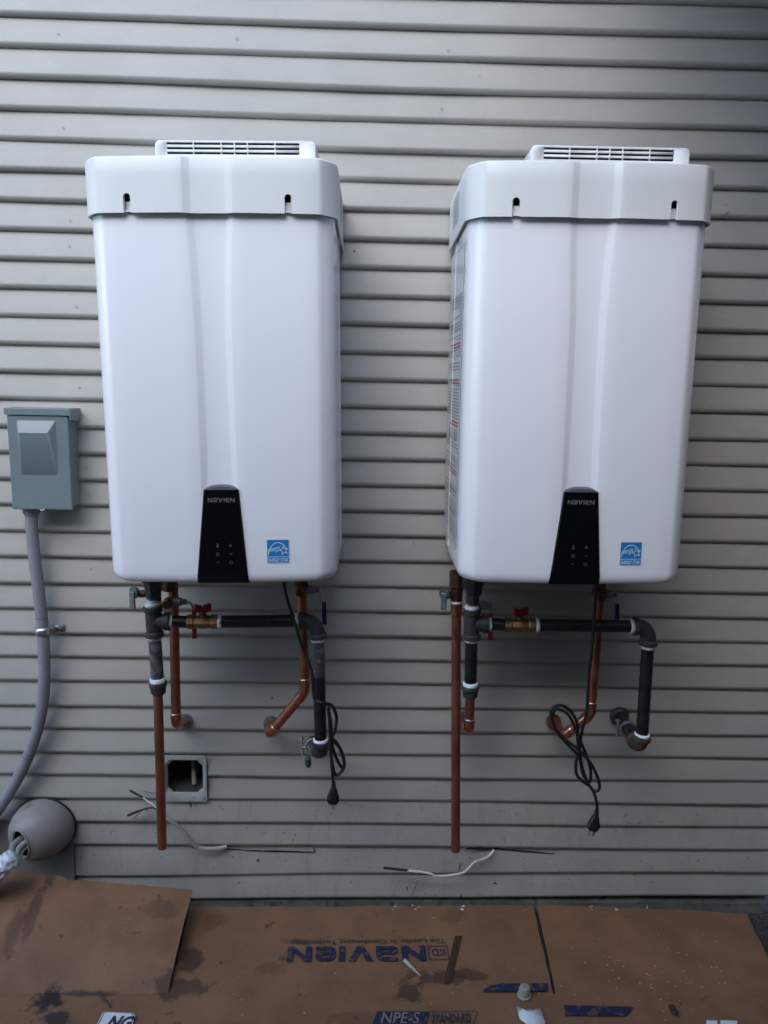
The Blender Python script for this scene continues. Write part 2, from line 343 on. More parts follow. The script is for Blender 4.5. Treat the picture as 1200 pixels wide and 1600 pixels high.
# ------------------------------------------------------------------ house wall with lap siding
ZC = [2.1464, 2.0829, 2.0167, 1.9544, 1.8901, 1.8268, 1.7634, 1.6993, 1.6356, 1.5725, 1.5093, 1.4446, 1.3818, 1.3189, 1.256, 1.1948, 1.1319, 1.0696, 1.0067, 0.943, 0.8786, 0.8157, 0.7521, 0.6901, 0.6274, 0.5631, 0.499, 0.4357, 0.3718, 0.3079, 0.2442, 0.1798, 0.0989, 0.0303]
ZR = [2.1477, 2.0858, 2.0214, 1.9574, 1.8945, 1.8294, 1.7649, 1.702, 1.6385, 1.5759, 1.5122, 1.4496, 1.3863, 1.3228, 1.258, 1.1957, 1.1336, 1.0708, 1.0065, 0.943, 0.8772, 0.8129, 0.7495, 0.6877, 0.6259, 0.5617, 0.4978, 0.4356, 0.372, 0.3058, 0.2415, 0.1765, 0.1099, 0.0409]
ZL = [2.148, 2.086, 2.0227, 1.9587, 1.8945, 1.83, 1.766, 1.703, 1.6393, 1.5754, 1.5121, 1.4493, 1.3858, 1.3221, 1.2578, 1.1962, 1.1324, 1.07, 1.0068, 0.9437, 0.8769, 0.8123, 0.7484, 0.6877, 0.6261, 0.5594, 0.4989, 0.4346, 0.3728, 0.3078, 0.2423, 0.1768, 0.0872, 0.0192]
XL, XC, XR = -0.697, 0.066, 0.902
X0, X1 = -2.6, 1.09
for k in range(12):
    ZC.insert(0, ZC[0]+0.0635); ZR.insert(0, ZR[0]+0.0635); ZL.insert(0, ZL[0]+0.0635)
def zline(i, x):
    a, b, c = ZL[i], ZC[i], ZR[i]
    if x < XL: return a + (b-a)/(XC-XL)*(x-XL)*0.15
    if x < XC:
        t = (x-XL)/(XC-XL); t = t*t*(3-2*t); return a + (b-a)*t
    if x < XR:
        t = (x-XC)/(XR-XC); t = t*t*(3-2*t); return b + (c-b)*t
    return c
wall = empty('house_wall', (0, 0, 0))
tag(wall, 'beige grey lap siding wall behind both water heaters', 'wall')
HX0, HX1 = P(259, 1212, 0).x, P(322, 1212, 0).x          # opening of the recessed box
HZ0, HZ1 = P(290, 1245, 0).z, P(290, 1181, 0).z
boards = []
xs_all = sorted([X0 + (X1-X0)*k/36 for k in range(37)] + [HX0, HX1])
for i in range(len(ZC)-1):
    mb = MB(); random.seed(100+i)
    lower = i+1 == len(ZC)-1
    wob = [random.uniform(-0.0006, 0.0006) for _ in xs_all]; ph = random.uniform(0, 6)
    cols = []
    for k, x in enumerate(xs_all):
        zt, zb = zline(i, x)+0.012, zline(i+1, x)
        dz = 0.0006*math.sin(x*3.1+ph); dy = wob[k] + 0.0012*math.sin(x*2.3+ph*2)
        bv = 0.0122
        prof = [(0.0070, zt), (0.0016, zt-0.012), (-0.0088, zb+bv+0.0035), (-0.0093, zb+bv+0.0012), (-0.0093, zb+bv), (-0.0086, zb+bv*0.78), (-0.0070, zb+bv*0.54), (-0.0046, zb+bv*0.34), (-0.0020, zb+bv*0.22), (0.0075, zb+bv*0.30)]
        cols.append([(x, q[0]+dy, q[1]+dz) for q in prof])
    zc_t, zc_b = zline(i, -0.4), zline(i+1, -0.4)
    cut = (zc_b < HZ1-0.01 and zc_t > HZ0+0.01)
    for k in range(len(xs_all)-1):
        if cut and xs_all[k] >= HX0-1e-6 and xs_all[k+1] <= HX1+1e-6: continue
        mb.grid([cols[k], cols[k+1]])
    o = mb.build('siding_board', siding_dirty if i >= len(ZC)-5 else siding, wall, smooth=38)
    boards.append(o)
bk = MB(); yb = 0.014
for (a, b, c, d) in ((X0, HX0, 0.0, 2.95), (HX1, X1, 0.0, 2.95), (HX0, HX1, 0.0, HZ0), (HX0, HX1, HZ1, 2.95)):
    bk.box((a, yb, c), (b, yb+0.03, d))
bk.build('sheathing', sheath, wall)
fb = MB(); fx = [X0 + (X1-X0)*k/120 for k in range(121)]; random.seed(5)
rows = []
for (y, z) in ((0.012, 0.028), (-0.002, 0.022), (-0.004, 0.012), (-0.010, 0.004), (-0.016, -0.004)):
    rows.append([(x, y+random.uniform(-0.0015, 0.0015), z+random.uniform(-0.002, 0.002)) for x in fx])
fb.grid(rows); fb.build('foundation', concrete, wall, smooth=40)
# nail heads punched into the boards
def board_at(x, z):
    for i in range(len(ZC)-1):
        if zline(i+1, x) <= z < zline(i, x): return i
    return len(ZC)-2
def wall_y(x, z):
    i = board_at(x, z); zt, zb = zline(i, x), zline(i+1, x); t = (zt-z)/max(1e-6, zt-zb-0.0108)
    return 0.0016 - 0.0107*min(1, t)
nail = MB(); nail.lathe((0, 0, 0), (0, -1, 0), [(0, 0.0034), (0.0006, 0.0034), (0.0009, 0.0028), (0.0004, 0.0016)], 10)
nail_me = None
for (u, v) in [(91, 53), (84, 98), (99, 201), (103, 246), (110, 346), (108, 385), (119, 480), (121, 524), (124, 606), (132, 652), (134, 732), (138, 772), (140, 848), (142, 890), (144, 972), (710, 221), (640, 612), (646, 850),
               (370, 60), (372, 115), (1135, 320), (1138, 480), (402, 1305), (700, 80), (690, 170), (680, 1230), (1000, 80), (890, 1100), (690, 1300), (1020, 1240)]:
    q = P(u, v, -0.006); y = wall_y(q.x, q.z)
    par = boards[board_at(q.x, q.z)]
    if nail_me is None:
        no = nail.build('nail_head', siding, par, smooth=40); nail_me = no.data
    else:
        no = bpy.data.objects.new('nail_head', nail_me); COL.objects.link(no); no.parent = par
    no.location = (q.x, y-0.0002, q.z)
# dark cuts and chips in the siding
def chip(u0, v0, u1, v1, w_, name='siding_cut', m=None):
    a, b = P(u0, v0, -0.004), P(u1, v1, -0.004)
    a.y, b.y = wall_y(a.x, a.z)-0.0018, wall_y(b.x, b.z)-0.0018
    d = (b-a).normalized(); n_ = Vector((-d.z, 0, d.x)); k = 7; mb = MB(); rows = []
    for t in range(k+1):
        c = a.lerp(b, t/k); q = w_*(0.35+0.65*math.sin(math.pi*min(0.95, max(0.05, t/k))))*random.uniform(0.75, 1.25)
        c += n_*random.uniform(-0.0005, 0.0005)
        rows.append([c+n_*q/2, c-n_*q/2])
    mb.grid(rows)
    return mb.build(name, m or wire_bk, boards[board_at((a.x+b.x)/2, (a.z+b.z)/2)], solid=0.001)
for q in [(300, 1325, 380, 1329, .003), (380, 1329.5, 492, 1332, .0035), (491, 1323, 492, 1332, .004), (726, 1323.5, 782, 1327, .008), (780, 1328, 866, 1334, .0028),
          (404, 1341, 402, 1346, .003), (296, 1252, 299, 1262, .003), (553, 391, 554, 394, .004), (426, 1088, 425, 1092, .003), (1128, 338, 1140, 330, .0012), (771, 1379, 776, 1380, .004), (719, 1348, 717, 1358, .002),
          (635, 1385, 637, 1390, .002), (548, 1376, 548, 1381, .002), (720, 1394, 720, 1400, .003)]:
    chip(*q)

# ------------------------------------------------------------------ unseen house, fences and deck added to shade the wall
NY, NH_ = -6.2, 4.6
nb = empty('light_block_house', (0, NY, 0)); tag(nb, 'unseen dark grey sided house added across the yard to block sky light', 'house')  # unseen house, added to hide low sky from the wall
mb = MB(); rows = []; k = 0; z = 0.0
while z < NH_:
    rows.append([(-4.2, NY+0.012, z), (9.0, NY+0.012, z)]); rows.append([(-4.2, NY, z+0.17), (9.0, NY, z+0.17)]); z += 0.18
mb.grid(rows); mb.box((-4.2, NY-6, 0), (9.0, NY-0.002, NH_)); mb.build('wall', block_siding, nb)
mb = MB(); mb.prism([(-0.45, 0), (-3.2, 1.9), (-6.6, 0), (-6.6, -0.1), (-3.2, 1.78), (-0.45, -0.12)], (-4.6, NY+0.9, NH_), (0, 1, 0), (0, 0, 1), (1, 0, 0), 14); mb.build('roof', roofm, nb)
for x in (-1.2, 3.0):
    mb = MB(); mb.box((x, NY+0.013, 1.2), (x+0.9, NY+0.03, 2.4)); wn = mb.build('window', white_case, nb, bevel=0.004)
    mb = MB(); mb.box((x+0.06, NY+0.031, 1.26), (x+0.84, NY+0.034, 2.34)); mb.build('pane', glassm, wn)
fe = empty('light_block_fence', (1.106, -1.5, 0)); tag(fe, 'unseen tall red brown board fence added at right to block light', 'fence')  # unseen fence, added so the light falls off to the right
fmb = MB(); fmb.box((-0.012, -0.068, 0), (0.012, 0.068, 2.58)); fmesh = None
for k in range(15):
    if fmesh is None: b_ = fmb.build('fence_board', wood_red, None, bevel=0.004); fmesh = b_
    else: b_ = fmesh.copy(); COL.objects.link(b_)
    b_.parent = fe; b_.location = (random.uniform(-0.003, 0.003), 1.40-0.142*k, 0)
for z in (0.4, 1.2, 2.1):
    mb = MB(); mb.box((1.119, -2.03, z), (1.156, -0.02, z+0.09)); mb.build('fence_rail', wood_red, fe, bevel=0.003)

f2 = empty('light_block_fence', (0, -2.12, 0)); tag(f2, 'unseen tall weathered board fence added behind the camera to block light', 'fence', 'added board fences blocking light'); fe['group'] = 'added board fences blocking light'  # unseen fence, added to keep the lower wall in shade
bmesh_ = None; random.seed(31)
for k in range(39):
    if bmesh_ is None:
        mb = MB(); mb.box((-0.068, -0.012, 0), (0.068, 0.012, 2.65)); bmesh_ = mb.build('fence_board', wood_grey, None, bevel=0.004); b_ = bmesh_
    else: b_ = bmesh_.copy(); COL.objects.link(b_)
    b_.parent = f2; b_.location = (-3.2+0.142*k, random.uniform(-0.003, 0.003), random.uniform(-0.01, 0.01))
for z in (0.4, 1.2, 2.1):
    mb = MB(); mb.box((-3.28, -2.176, z), (2.3, -2.136, z+0.09)); mb.build('fence_rail', wood_grey, f2, bevel=0.003)
dk = empty('light_block_deck', (0.36, 0, 0)); tag(dk, 'unseen dark timber deck added overhead at right to block light', 'deck')  # unseen deck, added to darken the upper right of the wall
pm = None
for k in range(11):
    if pm is None:
        mb = MB(); mb.box((0, -0.068, 0), (3.4, 0.068, 0.036)); pm = mb.build('deck_plank', wood_red, None, bevel=0.003); b_ = pm
    else: b_ = pm.copy(); COL.objects.link(b_)
    b_.parent = dk; b_.location = (0, -0.09-0.14*k, 2.72)
for x in (0.38, 2.0, 3.6):
    mb = MB(); mb.box((x, -1.55, 2.60), (x+0.05, -0.02, 2.718)); mb.build('joist', wood_red, dk, bevel=0.003)
for x in (3.55,):
    mb = MB(); mb.box((x, -1.5, 0), (x+0.1, -1.4, 2.599)); mb.build('post', wood_red, dk, bevel=0.004)

# ------------------------------------------------------------------ water heaters
def plan(hw, yf, ch_x, ch_y, bulge, chan, drop):
    """half-outline of the front shell seen from above: list of (x, y) left to right; chan=(xl0,xl1,xr1,xr0)"""
    pts = []
    def yfront(x): return -yf + bulge*(x/(hw-ch_x))**2
    r = 0.010
    left = [(-hw, -0.10), (-hw, -yf+ch_y+bulge+r), (-hw+0.0015, -yf+ch_y+bulge), (-hw+0.006, -yf+ch_y+bulge-0.011)]
    x1 = -hw+ch_x; y1 = yfront(x1)
    for t in (0.35, 0.6, 0.8, 0.92): left.append((-hw+0.006+(ch_x-0.006)*t, (-yf+ch_y+bulge-0.011)*(1-t)+y1*t - 0.003*math.sin(math.pi*t)))
    left.append((x1+0.004, yfront(x1+0.004)))
    pts += left
    for x in (-0.165, -0.125, -0.085, -0.06): pts.append((x, yfront(x)))
    a, b, c, d = chan
    pts += [(a-0.0015, yfront(a)), (a+0.001, yfront(a)+drop*0.1), (b-0.001, yfront(a)+drop*0.9), (b+0.0015, yfront(b)+drop)]
    pts.append((0.5*(b+c), yfront(0)+drop))
    pts += [(c-0.0015, yfront(c)+drop), (c+0.001, yfront(d)+drop*0.9), (d-0.001, yfront(d)+drop*0.1), (d+0.0015, yfront(d))]
    for x in (0.06, 0.085, 0.125, 0.165): pts.append((x, yfront(x)))
    pts += [(-q[0], q[1]) for q in reversed(left)]
    return pts
def chan_at(z):
    K = [(0.19, .033, .046), (0.27, .0225, .0345), (0.51, .0215, .0345), (0.62, .0255, .0385), (0.70, .0300, .0430), (0.80, .0330, .0462)]
    K[0] = (0.19, .0255, .0355)
    if z <= K[0][0]: i, o = K[0][1:]
    elif z >= K[-1][0]: i, o = K[-1][1:]
    else:
        for a, b in zip(K, K[1:]):
            if a[0] <= z <= b[0]:
                t = (z-a[0])/(b[0]-a[0]); i = a[1]+(b[1]-a[1])*t; o = a[2]+(b[2]-a[2])*t; break
    s = 0.004*max(0, 1-z/0.6)
    return (-o+s, -i+s, i+s, o+s)
HW, YF = 0.2295, 0.335
root = empty('water_heater', (0, 0, 0))
mb = MB(); rows = []
zs = [0.725, 0.70, 0.66, 0.62, 0.57, 0.51, 0.45, 0.39, 0.33, 0.27, 0.23, 0.19, 0.12, 0.07, 0.04, 0.022]
for z in zs: rows.append([(x, y, z) for x, y in plan(HW, YF, 0.032, 0.034, 0.008, chan_at(z), 0.0062)])
RB = 0.019
for k in range(1, 8):                              # rounded lower edge
    a = k/7*math.pi/2; ins = RB*(1-math.cos(a)); z = 0.022 - 0.022*math.sin(a)
    pr = plan(HW, YF, 0.032, 0.034, 0.008, chan_at(z), 0.0062)
    sx = (HW-ins)/HW
    rows.append([(x*sx, y + (ins*0.62 if y < -0.12 else 0) , z) for x, y in pr])
rows.append([(x*0.9, min(y+0.06, -0.09), 0.004) for x, y in [(q[0]*(HW-RB)/HW, q[1]) for q in plan(HW, YF, 0.032, 0.034, 0.008, chan_at(0), 0.0062)]])
mb.grid(rows)
body = mb.build('front_cover', white_gloss, root, smooth=28)
mb = MB(); mb.box((-HW+0.004, -0.23, 0.012), (HW-0.004, 0, 0.78)); mb.box((-HW+0.02, -0.29, 0.006), (HW-0.02, -0.012, 0.0118))
case = mb.build('case', white_case, root, bevel=0.004)
# cover seam along the side, where front cover meets the case
for s in (-1, 1):
    m_ = MB(); m_.box((s*(HW+0.001)-0.0015, -0.112, 0.03), (s*(HW+0.001)+0.0015, -0.106, 0.70)); m_.build('seam_trim', white_cap, case)
# vent cap on top with the two U notches
def cap_plan():
    hw, yf = 0.2365, 0.347; pts = plan(hw, yf, 0.032, 0.040, 0.010, chan_at(0.76), 0.0062)
    pts = [(-hw, -0.002), (-hw, -0.05)] + pts + [(hw, -0.05), (hw, -0.002)]
    return pts
cp = cap_plan()
def interp_plan(x):
    best = None
    for a, b in zip(cp, cp[1:]):
        if a[0] <= x <= b[0] and b[0]-a[0] > 1e-9:
            return a[1] + (b[1]-a[1])*(x-a[0])/(b[0]-a[0])
NX, NW, NH = 0.1475, 0.0067, 0.034
ZT, ZB = 0.8030, 0.7035
def flank(y): return ZB - (0.008*min(1, (y+0.28)/0.20) if y > -0.28 else 0)
segs = []; cur = []                                   # split the outline at the notch edges
for (x, y) in cp:
    for s_ in (-1, 1):
        for e_ in (-1, 1):
            xe = s_*NX + e_*NW
            if cur and cur[-1][0] < xe <= x and abs(cur[-1][1]-y) < 0.03 and y < -0.3:
                if e_ == -1: cur.append((xe, interp_plan(xe))); segs.append(('edge', cur)); segs.append(('notch', [(s_*NX-NW*math.cos(math.pi*k/10), interp_plan(s_*NX-NW*math.cos(math.pi*k/10))) for k in range(11)])); cur = [(s_*NX+NW, interp_plan(s_*NX+NW))]
    if not any(abs(x-s_*NX) < NW for s_ in (-1, 1)): cur.append((x, y))
segs.append(('edge', cur))
full = []
for kd, c in segs: full += c if not full else c[1:]
ZM = ZB + NH + 0.004
mb = MB()
def cx_(x, d): return x*(1-d/0.24)
def cy_2(y, d): return y+d if y < -0.06 else y
rows = []
for (d, z) in ((0.03, ZT), (0.006, ZT-0.0002), (0.0030, ZT-0.0009), (0.0010, ZT-0.0026), (0, ZT-0.0050)): rows.append([(cx_(x, d), cy_2(y, d), z) for x, y in full])
for t in (0.5, 1.0): rows.append([(x, y, (ZT-0.005)*(1-t)+ZM*t) for x, y in full])
mb.grid(rows); mb.add(rows[0], [tuple(range(len(full)))])
edge_path = []
for kd, c in segs:
    if kd == 'edge':
        low = [(x, y, flank(y)) for x, y in c]
        mb.grid([[(x, y, ZM) for x, y in c], [(x, y, ZB+0.012) for x, y in c], low])
    else:
        n_ = len(c)-1
        low = [(x, y, ZB+NH-NW+NW*math.sin(math.pi*k/n_)) for k, (x, y) in enumerate(c)]
        mb.grid([[(x, y, ZM) for x, y in c], low])
        low = [(c[0][0], c[0][1], ZB)] + low + [(c[-1][0], c[-1][1], ZB)]
    edge_path += low
mb.grid([edge_path, [(cx_(x, 0.003), cy_2(y, 0.003), z) for x, y, z in edge_path]])
cap = mb.build('vent_cap', white_cap, root, smooth=24)
bp_ = plan(HW, YF, 0.032, 0.034, 0.008, chan_at(0.76), 0.0062); bp_ = [(-HW, -0.002), (-HW, -0.05)] + bp_ + [(HW, -0.05), (HW, -0.002)]
mb = MB(); mb.grid([[(x*0.99, y+0.004, ZB+0.0035) for x, y in bp_], [(cx_(x, 0.0045), cy_2(y, 0.0045), ZB+0.0025) for x, y in cp], [(cx_(x, 0.0045), cy_2(y, 0.0045), ZB+0.0050) for x, y in cp]])
mb.build('cap_lip', white_cap, cap, smooth=30)
# little perforations on both cap sides
me_perf = MB()
for s in (-1, 1):
    for r in range(9):
        for k in range(12):
            y = -0.085-k*0.0085-(r % 2)*0.004; z = 0.728+r*0.0068
            if y < -0.205: continue
            c = Vector((s*0.2367, y, z))
            me_perf.add([c + Vector((0, math.cos(a)*0.0023, math.sin(a)*0.0023)) for a in [i*math.pi/3 for i in range(6)]], [tuple(range(6))])
tag(me_perf.build('perforation', cavity, cap), kind='stuff')
# exhaust grille on top of the cap
GX0, GX1, GZ0, GZ1, GY = -0.110, 0.196, 0.799, 0.8490, -0.275
xc = [-0.0865, -0.0377, -0.0357, 0.0147, 0.0167, 0.0396, 0.0416, 0.0645, 0.0665, 0.1165, 0.1185, 0.1635]
zc = [0.8230, 0.8274, 0.8314, 0.8358, 0.8398, 0.8442]
mb = MB()
for i in range(len(xc)-1):
    for j in range(len(zc)-1):
        if i % 2 == 0 and j % 2 == 0: continue
        mb.add([(xc[i], GY, zc[j]), (xc[i+1], GY, zc[j]), (xc[i+1], GY, zc[j+1]), (xc[i], GY, zc[j+1])], [(0, 1, 2, 3)])
def rrect(x0, x1, z0, z1, r, n=6):
    out = []
    for (cx, cz, a0) in ((x1-r, z1-r, 0), (x0+r, z1-r, 90)):
        for k in range(n+1):
            a = R_(a0+90*k/n); out.append((cx+r*math.cos(a), cz+r*math.sin(a)))
    return out + [(x0, z0), (x1, z0)]
ol = rrect(GX0, GX1, GZ0, GZ1, 0.010); ol2 = rrect(GX0+0.003, GX1-0.003, GZ0, GZ1-0.003, 0.009)
inner = [(min(max(x, xc[0]), xc[-1]), min(max(z, zc[0]), zc[-1])) for x, z in ol]
mb.grid([[(x, GY, z) for x, z in inner], [(x, GY, z) for x, z in ol2], [(x, GY+0.0015, z) for x, z in rrect(GX0+0.001, GX1-0.001, GZ0, GZ1-0.001, 0.0098)], [(x, GY+0.0045, z) for x, z in ol], [(x, GY+0.09, z) for x, z in ol]], close=True)
gr = mb.build('exhaust_grille', white_cap, root, smooth=35, solid=0.004)
mb = MB(); mb.box((GX0+0.012, GY+0.012, GZ0+0.008), (GX1-0.012, GY+0.08, GZ1-0.0045)); mb.build('grille_cavity', cavity, gr)
# black control panel
def yfr(x): return -YF + 0.008*(x/(HW-0.032))**2
pc = 0.006
mb = MB(); rows = []
nrow = 12
for k in range(nrow+1):
    t = k/nrow; z = 0.190*(1-t) + 0.001*t; hw = 0.0342*(1-t) + 0.0518*t
    ins = 0.0
    if z < 0.022: ins = 0.62*RB*(1-math.cos(math.asin(min(1, (0.022-z)/0.022))))
    rows.append([(pc*(1-0.5*t)+hw*s, yfr(0)-0.0045+(0.0030 if abs(s) == 1 else 0)+ins*0.9, z) for s in (-1, -0.95, -0.5, 0, 0.5, 0.95, 1)])
back = [[(p[0], yfr(0)+0.012, p[2]) for p in r] for r in rows]
mb.grid(rows)
for a, b in zip(range(nrow), range(1, nrow+1)):
    mb.add([rows[a][0], rows[b][0], back[b][0], back[a][0]], [(0, 1, 2, 3)]); mb.add([rows[a][-1], back[a][-1], back[b][-1], rows[b][-1]], [(0, 1, 2, 3)])
mb.grid([rows[-1], back[-1]])
panel = mb.build('control_panel', black_gloss, root, smooth=30)
mb = MB(); top = []                                  # grey arched bezel above the panel
for k in range(13):
    s = -1+2*k/12; h = 0.0065*(1-abs(s)**3); top.append((s, h))
mb.grid([[(pc+0.0338*s, yfr(0)-0.0046+(0.003 if abs(s) == 1 else 0), 0.190) for s, h in top], [(pc+0.0332*s, yfr(0)-0.003, 0.1905+h*0.9) for s, h in top], [(pc+0.0326*s, yfr(0)+0.006, 0.1915+h*1.25) for s, h in top]])
mb.build('bezel', bezel_grey, panel, smooth=40)
py = yfr(0)-0.0049; XU, ZU = Vector((1, 0, 0)), Vector((0, 0, 1))
mb = MB(); logo_on(mb, (pc-0.0265, py, 0.1655), XU, ZU, 0.053, 0.0088); mb.build('brand_lettering', print_grey, panel, fix=False)
mb = MB()
def plate(x, z, w_, h_): mb.add([(x-w_/2, py, z-h_/2), (x+w_/2, py, z-h_/2), (x+w_/2, py, z+h_/2), (x-w_/2, py, z+h_/2)], [(0, 1, 2, 3)])
def ring(x, z, r, t, n=14, a0=0, a1=360):
    for k in range(n):
        p, q = R_(a0+(a1-a0)*k/n), R_(a0+(a1-a0)*(k+1)/n)
        mb.add([(x+r*math.cos(p), py, z+r*math.sin(p)), (x+r*math.cos(q), py, z+r*math.sin(q)), (x+(r-t)*math.cos(q), py, z+(r-t)*math.sin(q)), (x+(r-t)*math.cos(p), py, z+(r-t)*math.sin(p))], [(0, 1, 2, 3)])
lx, rx_ = pc-0.0105, pc+0.0155
mb.add([(lx+0.0016*math.cos(R_(a)), py, 0.0815+0.0016*math.sin(R_(a))) for a in range(0, 360, 45)], [tuple(range(8))])
mb.add([(lx-0.0028, py, 0.0755), (lx+0.0028, py, 0.0755), (lx+0.0016, py, 0.0794), (lx-0.0016, py, 0.0794)], [(0, 1, 2, 3)])
plate(rx_, 0.0790, 0.0062, 0.0014); plate(rx_, 0.0813, 0.0014, 0.0024); plate(rx_, 0.0767, 0.0014, 0.0024)
ring(lx, 0.0615, 0.0036, 0.0009); plate(lx+0.0006, 0.0615, 0.003, 0.0009); plate(lx, 0.0630, 0.0009, 0.0016)
plate(rx_, 0.0620, 0.0058, 0.0013); plate(lx, 0.0450, 0.0066, 0.0011)
ring(rx_, 0.0448, 0.0034, 0.0010, 14, 120, 420); plate(rx_, 0.0478, 0.0009, 0.0022)
mb.build('button_symbols', print_dim, panel, fix=False)
# blue efficiency sticker
sx0, sx1, sz0, sz1 = 0.0925, 0.1355, 0.0425, 0.0890
yS = lambda x: yfr(x)-0.0006
mb = MB(); mb.grid([[(x, yS(x), z) for x in (sx0, (sx0+sx1)/2, sx1)] for z in (sz1, sz0)]); st = mb.build('efficiency_sticker', label_blue, root, fix=False, solid=0.0003)
mb = MB(); py2 = lambda x: yfr(x)-0.0011
def pl2(pts): mb.add([(x, py2(x), z) for x, z in pts], [tuple(range(len(pts)))])
m = 0.0
def frame2(x0, x1, z0, z1, t):
    pl2([(x0-t, z1), (x1+t, z1), (x1+t, z1+t), (x0-t, z1+t)]); pl2([(x0-t, z0-t), (x1+t, z0-t), (x1+t, z0), (x0-t, z0)])
    pl2([(x0-t, z0), (x0, z0), (x0, z1), (x0-t, z1)]); pl2([(x1, z0), (x1+t, z0), (x1+t, z1), (x1, z1)])
frame2(sx0, sx1, sz0, sz1, 0.0009)
pl2([(sx0, sz0+0.0115), (sx1, sz0+0.0115), (sx1, sz0+0.0125), (sx0, sz0+0.0125)])
cx, cz_ = (sx0+sx1)/2, sz0+0.0125
arc = [(cx-0.0185*math.cos(math.pi*k/16*0.92+0.04*math.pi)*1.05, cz_+0.0285*math.sin(math.pi*k/16*0.92+0.04*math.pi)) for k in range(17)]
for q in ribbon2(arc[:15], 0.0013): pl2([(a.x, a.y) for a in q])
stx, stz = cx+0.0112, cz_+0.0125
star = []
for k in range(11):
    a = R_(90+36*k+12); r = 0.0088 if k % 2 == 0 else 0.0038; star.append((stx+r*math.cos(a), stz+r*math.sin(a)))
for q in ribbon2(star, 0.0011): pl2([(a.x, a.y) for a in q])
p_, f_ = text_geo('energy', 0.0245, 0.0105, 0.0, 0.5)
mb.add([(sx0+0.002+a, py2(sx0+a)-0.0002, cz_+0.0055+b+a*0.22) for a, b in p_], f_)
p_, f_ = text_geo('ENERGY STAR', 0.039, 0.0068, 0.012)
mb.add([(sx0+0.002+a, py2(sx0+a), sz0+0.0022+b) for a, b in p_], f_)
mb.build('sticker_print', label_white, st, fix=False)
# instruction label on the left flank
lf = MB(); XS = -HW-0.0012
lf.box((XS, -0.262, 0.055), (XS+0.0006, -0.012, 0.675)); lab = lf.build('warning_label', clear_label, root)
bo = MB(); rr = 0.02; path = []
for (cy_, cz2, a0) in ((-0.262+rr, 0.675-rr, 90), (-0.012-rr, 0.675-rr, 0), (-0.012-rr, 0.055+rr, -90), (-0.262+rr, 0.055+rr, 180)):
    for k in range(7):
        a = R_(a0 + (90-90*k/6)); path.append((cy_+rr*math.cos(a) if False else cy_ + rr*math.cos(a), cz2 + rr*math.sin(a)))
path.append(path[0])
for q in ribbon2(path, 0.004): bo.add([(XS-0.0006, a.x, a.y) for a in q], [(0, 1, 2, 3)])
bo.build('label_border', label_white, lab, fix=False)
tx = MB(); rd = MB(); random.seed(3)
z = 0.575
while z > 0.075:
    if any(abs(z-q) < 0.006 for q in (0.477, 0.40, 0.315, 0.212, 0.172, 0.125)):
        rd.add([(XS-0.0006, -0.245, z-0.0018), (XS-0.0006, -0.05-random.random()*0.09, z-0.0018), (XS-0.0006, -0.06, z+0.0018), (XS-0.0006, -0.245, z+0.0018)], [(0, 1, 2, 3)])
    elif not (0.275 < z < 0.305):
        y = -0.248
        while y < -0.035:
            wl = random.uniform(0.008, 0.03)
            tx.add([(XS-0.0006, y, z), (XS-0.0006, min(y+wl, -0.03), z), (XS-0.0006, min(y+wl, -0.03), z+0.0026), (XS-0.0006, y, z+0.0026)], [(0, 1, 2, 3)]); y += wl+0.004
            if random.random() < 0.05: break
    z -= 0.0068 if random.random() > 0.08 else 0.014
for yy in (-0.225, -0.195, -0.12, -0.09):
    tx.add([(XS-0.0006, yy, 0.277), (XS-0.0006, yy+0.022, 0.277), (XS-0.0006, yy+0.014, 0.302), (XS-0.0006, yy+0.006, 0.302)], [(0, 1, 2, 3)])
tag(tx.build('label_lines', label_text, lab, fix=False), kind='stuff'); rd.build('label_headings', label_red, lab, fix=False)
root2 = copy_tree(root)
root.location = (-0.291, -0.012, 0.980); root.rotation_euler.y = R_(-1.0)
root2.location = (0.4145, -0.012, 0.9875); root2.rotation_euler.y = R_(-0.3)
tag(root, 'white wall-hung water heater nearer the small grey electrical box', 'water heater', 'tankless water heaters on the wall')
tag(root2, 'white wall-hung water heater farther from grey electrical box, warning label on its flank', 'water heater', 'tankless water heaters on the wall')

# ------------------------------------------------------------------ pipework
def fitting_rings(mb, a, b, r, rim, ln):
    """barrel a->b with thick banded ends"""
    a, b = Vector(a), Vector(b); d = (b-a); L = d.length
    mb.lathe(a, d, [(0, rim*0.90), (0.001, rim), (ln, rim), (ln+0.0025, r), (L-ln-0.0025, r), (L-ln, rim), (L-0.001, rim), (L, rim*0.90)], 24)
def tape_ring(a, d, r, parent, ln=0.006):
    a = Vector(a); d = Vector(d).normalized(); mb = MB(); random.seed(int(abs(a.x*1e4)) % 977)
    mb.lathe(a, d, [(0, r*0.95), (ln*0.2, r*1.03), (ln*0.75, r*1.04), (ln, r*0.97)], 20)
    for v in mb.v:
        v += d*random.uniform(-0.0012, 0.0012)
    mb.build('thread_tape', tape, parent, smooth=60)
def elbow(mb, a, c, b, r, rim, ln, f=0.02):
    """90 degree elbow from a via corner c to b with banded ends"""
    a, b, c = Vector(a), Vector(b), Vector(c)
    mb.tube(fillet([a, c, b], min((a-c).length, (b-c).length)*0.92, 10), r, 20)
    d = (c-a).normalized(); mb.lathe(a-d*0.001, d, [(0, rim*0.93), (0.001, rim), (ln, rim), (ln+0.003, r*0.98)], 22)
    d = (c-b).normalized(); mb.lathe(b-d*0.001, d, [(0, rim*0.93), (0.001, rim), (ln, rim), (ln+0.003, r*0.98)], 22)

